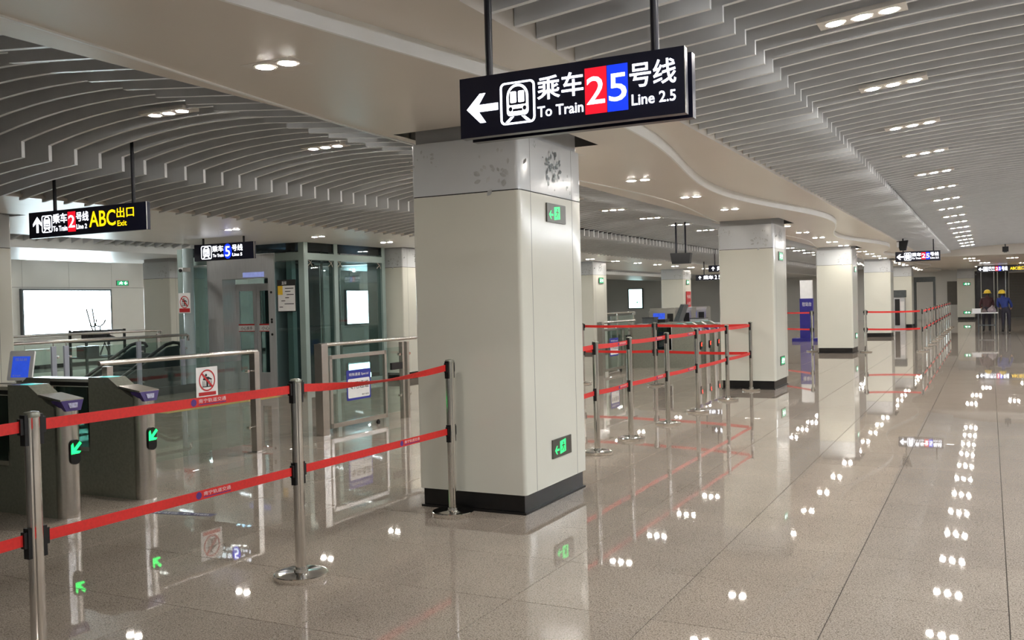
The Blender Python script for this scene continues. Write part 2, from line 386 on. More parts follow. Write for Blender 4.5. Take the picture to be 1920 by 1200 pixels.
ROW2 = [(-12.35, 6.65), (-12.7, 17.5), (-12.5, 28.3), (-12.7, 39.0), (-12.7, 50.0)]
ROW3 = [(-19.95, 17.5), (-19.95, 28.3), (-19.95, 39.0)]
SZ2 = 2.97
sof2 = thing('ceiling_soffit', 'glossy white ceiling band over the lift and the second column row', 'ceiling', (-11.8, 0, SZ2), kind='structure')
mb = MB(); soffit(mb, K(-14.0), K(-9.6), SZ2, [(x-.1, x+CW+.13, y-.1, y+CD+.13) for x, y in ROW2], step=1); mb.build('soffit_plate', TRIMW, sof2)
mb = MB(); mb.box(-9.6, -9.53, YA, YB, SZ2-.005, SZ2+.03).box(-9.6, -9.57, YA, YB, SZ2+.03, SZ2+.11).box(-9.63, -9.59, YA, YB, SZ2+.11, SZ2+.3); mb.build('edge_fascia', SOFFIT, sof2)
MB().box(-14.0, -13.96, YA, YB, SZ2, SZ2+.3).build('edge_fascia', SOFFIT, sof2)
sof3 = thing('ceiling_soffit', 'white ceiling band in the distance before the lightbox wall', 'ceiling', (-19.5, 0, 3.0), kind='structure')
mb = MB(); soffit(mb, K(-21.5), K(-17.6), 3.05, [(x-.1, x+CW+.13, y-.1, y+CD+.13) for x, y in ROW3], step=1); mb.build('soffit_plate', TRIMW, sof3)
MB().box(-17.62, -17.52, YA, YB, 3.04, 3.3).build('edge_fascia', TRIMW, sof3)
sofr = thing('ceiling_soffit', 'painted ceiling band beyond the walkway vault, out of the picture', 'ceiling', (6, 0, SZ), kind='structure')
MB().box(4.7, X1, YA, YB, SZ, SZ+.3).build('soffit_plate', SOFFIT, sofr)

PITCH_S = .28
def slat_mesh(name, xs, zf, depth=.17, th=.034):
    mb = MB(); n = len(xs); vs = []
    for x in xs:
        z = zf(x); vs += [(x, -th/2, z), (x, th/2, z), (x, th/2, z+depth), (x, -th/2, z+depth)]
    fs = []
    for i in range(n-1):
        a, b = 4*i, 4*i+4
        for k in range(4): fs.append((a+k, b+k, b+(k+1) % 4, a+(k+1) % 4))
    fs += [(3, 2, 1, 0), (4*n-4, 4*n-3, 4*n-2, 4*n-1)]
    mb.add(vs, fs); return mb
def rng(a, b, n): return [a+(b-a)*i/n for i in range(n+1)]
def vault(name, label, loc, segs, ya, yb, near, offs=0.):
    root = thing(name, label, 'ceiling', loc, kind='structure')
    ms = [(slat_mesh('slat', xs, zf), vis) for xs, zf, vis in segs]
    shared = [mb.mesh('slat', SLATM, loc) for mb, vis in ms]
    rest = MB(); n = int((yb-ya)/PITCH_S)
    for k in range(n):
        y = ya+k*PITCH_S+offs
        for (mb, vis), me in zip(ms, shared):
            if vis and near[0] <= y <= near[1]: link('slat', me, root, (0, y-loc[1], 0))
            else: rest.add([(p[0], p[1]+y, p[2]) for p in mb.v], mb.f)
    tag(rest.build('slats_beyond', SLATM, root), kind='stuff')
    return root
def zr_in(x): return 3.52-.025*(x-1.2)**2
def zr_out(x): return 3.17+.10*(x+2.29)
def zr_out2(x): return 3.17+.10*(4.69-x)
vr = vault('ceiling_vault', 'grey slatted vault ceiling above the open walkway', (1.2, 0, 3.3),
      [(rng(-2.295, -1.36, 3), zr_out, True), (rng(-1.42, 3.82, 12), zr_in, True), (rng(3.76, 4.69, 3), zr_out2, False)], YA, 41.5, (2.2, 15.5), .12)
far_plate = tag(MB().box(-2.3, 4.7, 41.5, YB, 3.12, 4.2).build('ceiling_plate', SOFFIT), 'plain flat ceiling at the far end of the walkway', 'ceiling', kind='structure')
def zl_in(x): return 3.41-.062*(x+6.42)**2
def zl_o1(x): return 3.10+.10*(-4.42-x)
def zl_o2(x): return 3.115-.05*(-7.95-x)-.035*(-7.95-x)**2
vl = vault('ceiling_vault', 'grey arched slat vault ceiling over the ticket gates', (-7.0, 0, 3.3),
      [(rng(-5.28, -4.42, 3), zl_o1, True), (rng(-8.5, -5.2, 11), zl_in, True), (rng(-9.6, -7.95, 5), zl_o2, True)], YA, YB, (2.2, 15.5), .05)
v3 = vault('ceiling_vault', 'distant slatted vault between the lift and the white band', (-15.8, 0, 3.3),
      [(rng(-17.6, -14.0, 8), lambda x: 3.45-.09*(x+15.8)**2, False)], 4, 62, (0, 0))
v4 = vault('ceiling_vault', 'distant slatted ceiling next to the lightbox wall', (-23.7, 0, 3.3),
      [(rng(-26, -21.5, 6), lambda x: 3.5-.03*(x+24)**2, False)], 6, 62, (0, 0))

# ================================================================== COLUMNS
def u_shape(w, wrap, r, th, n=5):
    """Outline (x,y) of a panel covering the -Y face, width w, wrapping both corners by `wrap`."""
    out = [(0, wrap), (0, r)]
    for k in range(1, n): a = PI+PI/2*k/n; out.append((r+r*math.cos(a), r+r*math.sin(a)))
    out += [(r, 0), (w-r, 0)]
    for k in range(1, n): a = 1.5*PI+PI/2*k/n; out.append((w-r+r*math.cos(a), r+r*math.sin(a)))
    out += [(w, r), (w, wrap)]
    return out
def strip_panel(path, z0, z1):
    mb = MB(); k = len(path); mb.add([(x, y, z0) for x, y in path]+[(x, y, z1) for x, y in path], [(i, i+1, i+1+k, i+k) for i in range(k-1)])
    return mb
JZ, TOPZ, BZ = 2.535, 2.965, .155
def petals(mb, o, u, v, c, s, n, seed, mi=0, w=.0015):
    rnd = random.Random(seed)
    for k in range(n):
        a = rnd.uniform(0, 2*PI); d = s*rnd.uniform(.1, 1); L = s*rnd.uniform(.16, .42); wd = L*rnd.uniform(.4, .75); t = a+rnd.uniform(-.7, .7)
        cx, cy = c[0]+d*math.cos(a)*1.6, c[1]+d*math.sin(a)
        pts = []
        for q in range(9):
            f = q/8; pts.append((f-.5, wd/L*.5*math.sin(PI*f)))
        for q in range(7, 0, -1):
            f = q/8; pts.append((f-.5, -wd/L*.5*math.sin(PI*f)))
        P = [(cx+L*(p*math.cos(t)-r*math.sin(t)), cy+L*(p*math.sin(t)+r*math.cos(t))) for p, r in pts]
        mb.poly(P, o, u, v, w+.0002*k, mi=mi)
def make_column():
    root = thing('station_column', 'x', 'column', (0, 0, 0), kind='structure')
    MB().box(.03, CW-.03, .03, CD-.03, 0, 3.42).build('core', mat('column_core', (196, 198, 200), .3, noise=(3, .03)), root)
    MB().box(.028, CW-.028, .028, CD-.028, 0, BZ+.01).box(.01, CW-.01, .01, CD-.01, 0, .018).build('plinth', PLINTH, root)
    for z0, z1, m_ in ((BZ, JZ-.004, CLAD), (JZ+.004, TOPZ, CLADTOP)):
        f = u_shape(CW, .2, .032, .02)
        strip_panel(f, z0, z1).build('corner_panel', m_, root, smooth=True)
        b = [(CW-x, CD-y) for x, y in f]
        strip_panel(b, z0, z1).build('corner_panel', m_, root, smooth=True)
        strip_panel([(CW, .205), (CW, CD-.205)], z0, z1).build('side_panel', m_, root)
        strip_panel([(0, CD-.205), (0, .205)], z0, z1).build('side_panel', m_, root)
    MB().box(.012, CW-.012, .012, CD-.012, JZ-.006, JZ+.006).build('joint_strip', PLINTH, root)
    for yy in (.2025, CD-.2025):
        for xx in (0, CW): MB().box(xx-.0007, xx+.0007, yy-.002, yy+.002, BZ, TOPZ).build('seam', mat('seam_grey', (120, 124, 124), .6, noise=(9, .05)), root)
    mb = MB()
    petals(mb, (CW, 0, 0), (0, 1, 0), (0, 0, 1), (.60, 2.79), .13, 40, 3, 1)
    petals(mb, (CW, 0, 0), (0, 1, 0), (0, 0, 1), (.66, 2.70), .13, 16, 5, 0)
    petals(mb, (CW, 0, 0), (0, 1, 0), (0, 0, 1), (.95, 2.66), .09, 7, 6, 0)
    petals(mb, (CW, 0, 0), (0, 1, 0), (0, 0, 1), (.28, 2.90), .06, 6, 7, 0)
    petals(mb, (0, 0, 0), (1, 0, 0), (0, 0, 1), (.80, 2.68), .17, 22, 8, 2)
    petals(mb, (0, 0, 0), (1, 0, 0), (0, 0, 1), (.13, 2.83), .10, 12, 9, 2)
    pr = mb.build('floral_print', [PRINT, PRINT2, mat('floral_ink_faint', (194, 197, 198), .25, noise=(9, .2))], root)
    pr['label'] = 'faint grey flower print'
    return root
col0 = make_column()
lab1 = ['nearest white enamel column with black plinth, behind the red belt barrier', 'white enamel column with black plinth at the end of the belt row',
        'third white column along the walkway, left of the roped-off square', 'fourth white column along the walkway, behind the roped-off square', 'white column behind the ticket kiosk at the far end']
for i, (x, y) in enumerate(COL_ROW1):
    if i == 0: col0.location = (x, y, 0); col0['label'] = lab1[0]; col0['group'] = 'columns along the walkway'
    else: copy_tree(col0, (x, y, 0), label=lab1[i])
lab2 = ['white column cut by the left edge, beside the hanging ABC sign', 'grey-lit column behind the glass gate, right of the lift', 'white column half hidden behind the nearest column',
        'distant white column with a red notice on it', 'farthest white column of the paid area']
for i, (x, y) in enumerate(ROW2): copy_tree(col0, (x, y, 0), label=lab2[i], group='columns of the paid area')
lab3 = ['bluish white column left of the lift', 'distant column seen behind the lift', 'distant column near the lightbox wall']
for i, (x, y) in enumerate(ROW3): copy_tree(col0, (x, y, 0), label=lab3[i], group='columns of the paid area')

# end-of-walkway column with two exit signs
ec = copy_tree(col0, (-1.78, 63.5, 0), label='white column at the far end bearing two green exit signs', group='columns along the walkway')

# ================================================================== LAMPS
def make_downlight(n, glow):
    root = thing('downlight', 'x', 'lamp')
    w = .165*n
    MB().box(-w/2-.02, w/2+.02, -.095, .095, 0, .03).build('housing', HOUSING, root)
    for k in range(n):
        x = (k-(n-1)/2)*.165
        MB().lathe([(.07, -.004), (.07, .0), (.06, .0)], (x, 0, 0), 20).build('rim', HOUSING, root, smooth=True)
        MB().lathe([(.048, -.006), (.048, -.003)], (x, 0, 0), 20).build('lamp', glow, root)
    return root
tri = make_downlight(3, LAMP); duo = make_downlight(2, LAMP_D); cool = make_downlight(3, LAMP_C)
used = {}
def put(proto, loc, ry, label, group):
    if proto.name not in used: used[proto.name] = 1; o = proto; o.location = loc; o['label'] = label; o['group'] = group
    else: o = copy_tree(proto, loc, label=label, group=group)
    o.rotation_euler = (0, ry, 0)
k = 0
y = 6.35-2*2.17
while y < 41:
    lb = ('triple downlight in the walkway vault, %s from the camera' % ORD[k-2]) if k >= 2 else ('triple downlight in the walkway vault above the viewer' if k else 'triple downlight in the walkway vault behind the viewer')
    put(tri, (-.70, y, zr_in(-.7)-.005), -.095, lb, 'triple downlights of the walkway vault'); y += 2.17; k += 1
for k in range(19): put(cool, (3.1, -.2+k*2.17, zr_in(3.1)-.005), .095, 'triple downlight in the unseen second row of the walkway vault, %s along' % ORD[k], 'triple downlights in the unseen second vault row')
k = 0
for i in range(27):
    y = 6.05+i*2.135 - 2.135
    if any(h[2]-.1 < y < h[3]+.1 for h in HOLES) or i == 1: continue
    put(duo, (-3.61, y if i else 4.16, SZ-.001), 0, 'pair of downlights in the column band, %s from the camera' % ORD[k], 'paired downlights of the column band'); k += 1
k = 0
for i in range(27):
    y = 5.97+i*2.18
    put(tri, (-6.42, y, zl_in(-6.42)-.005), 0, 'triple downlight in the gate-hall vault, %s from the camera' % ORD[i], 'triple downlights of the gate-hall vault')
for i in range(20):
    y = 9.26+i*2.18
    put(duo, (-10.95, y, SZ2-.001), 0, 'pair of downlights in the white band by the lift, %s along' % ORD[i], 'paired downlights of the white band')
for i in range(17):  # lamp rows added to brighten the bays beyond the lift
    put(tri, (-15.8, 7+i*3.2, 3.445), 0, 'distant triple downlight added for light beyond the lift, %s along' % ORD[i], 'triple downlights added for light beyond the lift')
    put(tri, (-24.0, 7.6+i*3.2, 3.49), 0, 'distant triple downlight added for light by the lightbox wall, %s along' % ORD[i], 'triple downlights added for light by the wall')
for i in range(7):
    put(duo, (6.5, -4+i*9, SZ-.001), 0, 'pair of downlights beyond the walkway, %s along, out of view' % ORD[i], 'unseen paired downlights')
for i, (x, y) in enumerate(((-.75, 44.5), (-.6, 48), (-.2, 52), (.9, 46), (1.6, 55), (2.6, 50), (2.8, 60), (-.5, 59))):
    put(tri, (x, y, 3.119), 0, 'triple downlight in the flat far ceiling, %s along' % ORD[i], 'downlights of the far ceiling')

# ================================================================== STANCHIONS
HU, HL = 1.162, .662          # belt heights
def make_stanchion():
    root = thing('belt_stanchion', 'x', 'barrier post')
    MB().lathe([(.163, 0), (.165, .003), (.165, .030), (.161, .034), (.05, .037), (.044, .04), (.042, .06)], (0, 0, 0), 32).build('base', CHROME, root, smooth=True)
    pr = []
    mb = MB(); n = 32; vs = []
    for z in (.05, 1.205):
        for k in range(n):
            r = .0325 - (.004 if k % 8 == 4 else 0); vs.append((r*math.cos(2*PI*(k+.5)/n), r*math.sin(2*PI*(k+.5)/n), z))
    mb.add(vs, [(k, (k+1) % n, n+(k+1) % n, n+k) for k in range(n)] + [tuple(range(n, 2*n))]); mb.build('pole', CHROME, root, smooth=True)
    MB().lathe([(.034, 1.2), (.035, 1.203), (.035, 1.212), (.031, 1.222), (.01, 1.226)], (0, 0, 0), 24).build('cap', DSTEEL, root, smooth=True)
    for h in (HU, HL):
        for s in (-1, 1):
            MB().box(-.017, .017, min(s*.028, s*.046), max(s*.028, s*.046), h-.085, h+.05).box(-.012, .012, min(s*.046, s*.062), max(s*.046, s*.062), h-.036, h+.036).build('belt_clip', BLACK, root)
    return root
st0 = make_stanchion(); st_used = []
def stanchion(x, y, label, rotz=0, group='belt barrier posts'):
    if not st_used: o = st0; o.location = (x, y, 0); o.rotation_euler = (0, 0, rotz); o['label'] = label; o['group'] = group
    else: o = copy_tree(st0, (x, y, 0), rotz, label=label, group=group)
    st_used.append(o); ORG[o.name] = Vector((x, y, 0)); return o
def belt(where, a, b, h, sag=.012, twist=0., marks=(), hw=.025):
    """Red belt from point a to b (x,y) at height h, clipped between two posts."""
    A = Vector((a[0], a[1], h)); B = Vector((b[0], b[1], h)); d = (B-A); L = d.length; d.normalize()
    A += d*.06; B -= d*.06; L -= .12
    side = Vector((d.y, -d.x, 0)); n = 18; mb = MB(); vs = []
    for i in range(n+1):
        t = i/n; c = A+(B-A)*t; c.z -= sag*4*t*(1-t)
        tw = twist*math.sin(PI*t)**2
        w = (Vector((0, 0, 1))*math.cos(tw)+side*math.sin(tw))*hw; nn = (side*math.cos(tw)-Vector((0, 0, 1))*math.sin(tw))*.0012
        vs += [c-w+nn, c+w+nn, c+w-nn, c-w-nn]
    fs = []
    for i in range(n):
        for k in range(4): fs.append((4*i+k, 4*i+4+k, 4*i+4+(k+1) % 4, 4*i+(k+1) % 4))
    fs += [(0, 1, 2, 3), (4*n+3, 4*n+2, 4*n+1, 4*n)]
    mb.add(vs, fs)
    o = mb.build('barrier_belt', RED, org=(A+B)/2)
    tag(o, ('upper' if h > 1 else 'lower')+' red belt '+where, 'belt', 'red barrier belts')
    for t in marks:
        c = A+(B-A)*t; c.z -= sag*4*t*(1-t); tz = -sag*4*(1-2*t)/L
        u = (d+Vector((0, 0, tz))).normalized(); v = Vector((0, 0, 1)); p = c+side*.0014
        lm = MB(); text(lm, '南宁轨道交通', p, u, v, -.07, .13, -.006, .016, .0008)
        lm.build('lettering', BELTW, o); lm2 = MB(); lm2.poly(circ(-.105, 0, .02, .02, 14), p, u, v, .0006); lm2.poly([(-.07, -.016), (.13, -.016), (.13, -.011), (-.07, -.011)], p, u, v, .0006)
        lm2.build('emblem', BELTP, o)
    return o
PX = -3.785
Y_P = [.9, 2.687, 4.454, 6.275]
lp = ['steel belt post just outside the left edge of the picture', 'nearest steel belt post, cut by the bottom edge', 'steel belt post in the foreground between two red belts', 'steel belt post standing against the nearest column']
P = [stanchion(PX, y, l) for y, l in zip(Y_P, lp)]
for h in (HU, HL): belt('leaving the picture at the left edge', (PX, Y_P[1]), (PX, Y_P[0]), h)
W12 = 'between the two foreground posts, in front of the ticket gates'; W23 = 'between the foreground post and the post at the nearest column'
belt(W12, (PX, Y_P[1]), (PX, Y_P[2]), HU, .0, marks=(.60,)); belt(W12, (PX, Y_P[1]), (PX, Y_P[2]), HL, -.0, marks=(.61,))
belt(W23+', twisted', (PX, Y_P[2]), (PX, Y_P[3]), HU, .03, twist=1.15); belt(W23, (PX, Y_P[2]), (PX, Y_P[3]), HL, .0, marks=(.69,))
Y_Q = [8.0, 9.377, 10.44, 11.88, 13.29, 15.04, 16.72]
lq = ['steel belt post hidden behind the nearest column', 'first steel belt post right of the nearest column', 'second steel belt post right of the nearest column', 'third steel belt post right of the nearest column',
      'fourth steel belt post right of the nearest column', 'fifth steel belt post right of the nearest column', 'steel belt post in front of the second column']
Q = [stanchion(-3.81, y, l) for y, l in zip(Y_Q, lq)]
for i in range(6):
    for h in (HU, HL): belt('of the row behind the nearest column, %s span from the camera' % ORD[i], (-3.81, Y_Q[i]), (-3.81, Y_Q[i+1]), h, .008, marks=(.8,) if i in (1, 2, 3) else ())
RP = [stanchion(-7.32, 17.35, 'steel belt post at the far side of the roped lane', PI/2), stanchion(-5.76, 17.25, 'steel belt post in the middle of the cross belt, behind the belt row', PI/2)]
for h in (HU, HL):
    belt('across the lane, left of the middle post', (-7.32, 17.35), (-5.76, 17.25), h); belt('across the lane, reaching the second column', (-5.76, 17.25), (-3.81, 16.72), h)
S0 = stanchion(-3.2, 28.6, 'steel belt post at the corner beside the third column', PI/2)
ys = [28.85+2.1*i for i in range(11)]
S = [stanchion(-1.71, y, 'far belt post of the line towards the workers, %s from the camera' % ORD[i], group='far belt posts') for i, y in enumerate(ys)]
for h in (HU, HL):
    belt('across the front of the far roped-off square', (-3.2, 28.6), (-1.71, 28.85), h)
    for i in range(10): belt('of the far line towards the workers, %s span' % ORD[i], (-1.71, ys[i]), (-1.71, ys[i+1]), h)
T = [stanchion(-6.6, 31.0, 'distant belt post seen between the second and third columns', PI/2), stanchion(-4.75, 28.9, 'belt post close to the left side of the third column', PI/2)]
for h in (HU, HL): belt('between the second and third columns', (-6.6, 31.0), (-4.75, 28.9), h)

# ================================================================== HANGING SIGNS
def train_symbol(mb, dk, o, u, v, a0, a1, b0, b1, w):
    W_, H_ = a1-a0, b1-b0
    def q(pts): return [(a0+x*W_, b0+y*H_) for x, y in pts]
    mb.ring(q(rrect(0, 1, 0, 1, .13)), q(rrect(.06, .94, .045, .955, .09)), o, u, v, w)
    def arch(x0, x1, y0, y1, rt_, rb):
        p = []
        for cx, cy, a, r, in ((x1-rt_, y1-rt_, 0, rt_), (x0+rt_, y1-rt_, PI/2, rt_), (x0+rb, y0+rb, PI, rb), (x1-rb, y0+rb, 3*PI/2, rb)):
            for k in range(7): p.append((cx+r*math.cos(a+PI/12*k), cy+r*math.sin(a+PI/12*k)))
        return p
    body = q(arch(.19, .81, .2, .94, .29, .1))
    mb.poly(body, o, u, v, w)
    for pts in (arch(.255, .745, .45, .88, .23, .03),): dk.poly(q(pts), o, u, v, w+.001)
    for pts in (rrect(.30, .475, .50, .77, .03), rrect(.525, .70, .50, .77, .03)): mb.poly(q(pts), o, u, v, w+.002)
    dk.poly(q([(.36, .30), (.64, .30), (.64, .36), (.36, .36)]), o, u, v, w+.001)
    for cx in (.3, .7): dk.poly(q(circ(cx, .36, .055, .055, 12)), o, u, v, w+.001)
    mb.poly(q([(.30, .18), (.40, .18), (.26, .06), (.14, .06)]), o, u, v, w); mb.poly(q([(.60, .18), (.70, .18), (.86, .06), (.74, .06)]), o, u, v, w)
def arrow_pts(cx, cy, s, ang):
    p = [(-1, 0), (-.15, .82), (.22, .82), (-.22, .2), (1, .2), (1, -.2), (-.22, -.2), (.22, -.82), (-.15, -.82)]
    return [(cx+s*(x*math.cos(ang)-y*math.sin(ang)), cy+s*(x*math.sin(ang)+y*math.cos(ang))) for x, y in p]
def hang_sign(label, x0, x1, y, z0, z1, rods, ztop, items, depth=.05, gap=.07, name='hanging_sign', group='hanging direction signs'):
    root = thing(name, label, 'sign', ((x0+x1)/2, y, z0), group)
    o = (x0, y, z0); u = (1, 0, 0); v = (0, 0, 1); w = x1-x0; h = z1-z0
    MB().box(x0, x1, y, y+depth, z0, z1).build('panel', SIGNB, root)
    if gap: 
        MB().box(x0, x1, y+depth+gap, y+2*depth+gap, z0, z1).build('back_panel', SIGNB, root)
        MB().box(x0+.1, x1-.1, y+depth, y+depth+gap, z1-.05, z1-.02).build('spacer', BLACK, root)
    MB().box(x1, x1+.003, y, y+.008, z0, z1).build('edge_strip', STEEL, root)
    for rx in rods:
        MB().tube([(rx, y+depth+gap/2, z1-.03), (rx, y+depth+gap/2, ztop)], .019, 10).build('hanger_rod', RODM, root, smooth=True)
    n = 0
    for it in items:
        mb = MB(); kind, m_, a0, a1, b0, b1 = it[:6]; a0 *= w; a1 *= w; b0, b1 = (1-b1)*h, (1-b0)*h; nm = 'lettering'
        if kind == 'rect': mb.poly([(a0, b0), (a1, b0), (a1, b1), (a0, b1)], o, u, v, .001); nm = 'line_tile'
        elif kind == 'disc': mb.poly(circ((a0+a1)/2, (b0+b1)/2, (a1-a0)/2, (b1-b0)/2), o, u, v, .001); nm = 'line_tile'
        elif kind == 'arrow': mb.poly(arrow_pts((a0+a1)/2, (b0+b1)/2, (a1-a0)/2 if it[6] in (0, PI) else (b1-b0)/2, it[6]), o, u, v, .002); nm = 'arrow'
        elif kind == 'train':
            dk = MB(); train_symbol(mb, dk, o, u, v, a0, a1, b0, b1, .002); s_ = mb.build('train_symbol', m_, root); dk.build('symbol_gaps', SIGNB, s_); continue
        else: text(mb, kind, o, u, v, a0, a1, b0, b1, .003)
        mb.build(nm, m_, root)
    return root
BIG = [('arrow', E_WHITE, .034, .187, .28, .78, 0), ('train', E_WHITE, .197, .362, .17, .86), ('乘车', E_WHITE, .372, .58, .15, .53), ('To Train', E_WHITE, .372, .578, .63, .80),
       ('rect', E_RED, .586, .68, .13, .85), ('rect', E_BLUE, .682, .77, .13, .85), ('2', E_WHITE, .594, .672, .27, .70), ('5', E_WHITE, .69, .765, .27, .70),
       ('号线', E_WHITE, .778, .968, .15, .53), ('Line 2.5', E_WHITE, .785, .965, .63, .80)]
YS = 4.0
hang_sign('large black lit sign To Train Line 2 5 hanging in the foreground', -2.313, -1.176, YS, 2.469, 2.762, (-2.19, -1.335), 3.5, BIG)
LEFT = [('arrow', E_WHITE, .04, .115, .18, .80, -PI/2), ('train', E_WHITE, .118, .212, .16, .82), ('乘车', E_WHITE, .218, .345, .13, .50), ('To Train', E_WHITE, .22, .345, .60, .80),
        ('rect', E_RED, .35, .418, .10, .86), ('2', E_WHITE, .356, .412, .24, .70), ('号线', E_WHITE, .424, .53, .14, .50), ('Line 2', E_WHITE, .425, .515, .60, .78),
        ('ABC', E_YEL, .535, .755, .17, .76), ('出口', E_YEL, .765, .905, .12, .50), ('Exit', E_YEL, .77, .845, .60, .80)]
hang_sign('black lit sign with yellow ABC exit lettering hanging at the left', -9.37, -7.56, 6.7, 2.492, 2.773, (-9.0, -7.79), 3.42, LEFT, gap=.0)
S5 = [('train', E_WHITE, .12, .30, .10, .90), ('乘车', E_WHITE, .31, .50, .12, .50), ('To Train', E_WHITE, .32, .50, .62, .80), ('disc', E_BLUE, .50, .64, .04, .94), ('5', E_WHITE, .53, .61, .20, .80),
      ('号线', E_WHITE, .645, .82, .12, .50), ('Line 5', E_WHITE, .65, .81, .62, .80)]
hang_sign('black lit sign for line 5 hanging before the lift', -12.9, -11.48, 12.5, 2.56, 2.86, (-12.72, -11.75), SZ2, S5, gap=0)
MID = [('arrow', E_WHITE, .03, .19, .25, .80, 0), ('train', E_WHITE, .2, .36, .12, .90)] + BIG[2:]
hang_sign('distant black lit train sign hanging between fourth column and ceiling lamps', -2.49, -1.27, 30.0, 2.62, 2.912, (-2.28, -1.45), 3.4, MID)
FAR = [('arrow', E_WHITE, .03, .12, .25, .8, 0), ('train', E_WHITE, .13, .23, .15, .88), ('乘车', E_WHITE, .24, .37, .14, .52), ('To Train', E_WHITE, .24, .37, .62, .82), ('rect', E_RED, .38, .44, .12, .88), ('rect', E_BLUE, .44, .5, .12, .88),
       ('2', E_WHITE, .39, .43, .25, .75), ('5', E_WHITE, .45, .49, .25, .75), ('号线', E_WHITE, .51, .63, .15, .85), ('ABC出口', E_YEL, .68, .97, .2, .8)]
hang_sign('farthest black lit sign with white and yellow lettering above the workers', -.6, 1.75, 57.0, 2.75, 3.08, (-.3, 1.4), 3.13, FAR, gap=0)
D1 = [('arrow', E_WHITE, .04, .2, .2, .8, -PI/2), ('乘车', E_WHITE, .22, .5, .15, .85), ('2 5', E_WHITE, .54, .7, .15, .85), ('号线', E_WHITE, .72, .97, .15, .85)]
hang_sign('upper distant lit sign beside the second column, over the security counter', -8.15, -6.9, 30.0, 2.53, 2.74, (-7.95, -7.1), 3.3, D1, gap=0)
hang_sign('lower distant lit sign beside the second column, over the security counter', -9.5, -8.2, 33.2, 2.33, 2.53, (-9.2, -8.5), 4.3, D1, gap=0)
# dark back of a hanging display
hd = thing('hanging_display', 'black hanging display seen from the back over the gate hall', 'display', (-6.0, 20, 2.44))
MB().prism_y([(-6.26, 2.68), (-5.8, 2.67), (-5.83, 2.44), (-6.22, 2.44)], 19.9, 20.05).build('casing', BLACK, hd)
for x in (-6.14, -5.93): MB().tube([(x, 19.97, 2.66), (x, 19.97, 3.35)], .02, 8).build('hanger_rod', RODM, hd)

# ================================================================== EXIT SIGNS
def running_man(mb, o, u, v, a0, a1, b0, b1, w):
    W_, H_ = a1-a0, b1-b0
    def q(p): return [(a0+x*W_, b0+y*H_) for x, y in p]
    mb.poly(q(circ(.55, .82, .11, .09, 10)), o, u, v, w); mb.poly(q([(.45, .72), (.66, .70), (.62, .42), (.44, .44)]), o, u, v, w)
    mb.poly(q([(.45, .7), (.22, .6), (.2, .5), (.28, .5), (.48, .6)]), o, u, v, w); mb.poly(q([(.62, .7), (.85, .58), (.84, .5), (.6, .6)]), o, u, v, w)
    mb.poly(q([(.44, .46), (.54, .44), (.36, .22), (.12, .16), (.1, .24), (.3, .3)]), o, u, v, w); mb.poly(q([(.52, .44), (.63, .44), (.74, .24), (.72, .06), (.62, .06), (.62, .24)]), o, u, v, w)
def exit_sign(label, o, u, w, h, m_plate=PLATE, style=0, group='green exit signs on columns', adir=0):
    root = thing('exit_sign', label, 'exit sign', o, group)
    v = (0, 0, 1)
    MB().poly([(0, 0), (w, 0), (w, h), (0, h)], o, u, v, .001, .012).build('plate', m_plate, root)
    g = MB()
    if style == 0:
        g.poly([(w*.37, h*.14), (w*.68, h*.22), (w*.68, h*.9), (w*.37, h*.82)], o, u, v, .014)
        g.poly(arrow_pts(w*.21, h*.4, w*.115, 0), o, u, v, .014)
        s_ = g.build('lit_symbol', E_GREEN, root); d = MB(); running_man(d, o, u, v, w*.39, w*.67, h*.2, h*.82, .016); d.build('figure', PLATE, s_)
    else:
        g.poly([(w*.06, h*.08), (w*.94, h*.08), (w*.94, h*.92), (w*.06, h*.92)], o, u, v, .014); s_ = g.build('lit_symbol', mat('exit_green', (20, 130, 80), .4, emit=.5, noise=(9, .05)), root)
        d = MB(); running_man(d, o, u, v, w*.15, w*.6, h*.14, h*.88, .016); d.poly(arrow_pts(w*.76, h*.5, w*.13, -PI/2 if adir else 0), o, u, v, .016); d.build('figure', E_WHITE, s_)
    return root
XF = -4.2+CW
exit_sign('upper green exit sign on the nearest column', (XF, 6.92, 2.315), (0, 1, 0), .375, .155)
exit_sign('lower green exit sign on the nearest column', (XF, 6.93, .365), (0, 1, 0), .375, .155)
for (cx, cy), nm in zip(COL_ROW1[1:3], ('second', 'third')):
    for z, wd in ((2.32, 'upper'), (.4, 'lower')): exit_sign('%s green exit sign on the %s column' % (wd, nm), (cx+CW, cy+.45, z), (0, 1, 0), .375, .165, style=1, adir=1)
for z, wd in ((2.1, 'upper'), (.35, 'lower')): exit_sign('%s green exit sign on the column at the far end' % wd, (-1.45, 63.5, z), (1, 0, 0), .42, .17, style=1)
exit_sign('small green exit sign on the wall above the left lightbox', (X0, 21.7, 2.58), (0, 1, 0), .5, .17, style=1)
exit_sign('green exit sign on the column half hidden behind the nearest column', (-11.5, 28.75, 2.25), (0, 1, 0), .4, .2, style=1, adir=1)
exit_sign('green exit sign on the distant column with the red notice', (-11.7, 39.4, 2.3), (0, 1, 0), .4, .2, style=1, adir=1)
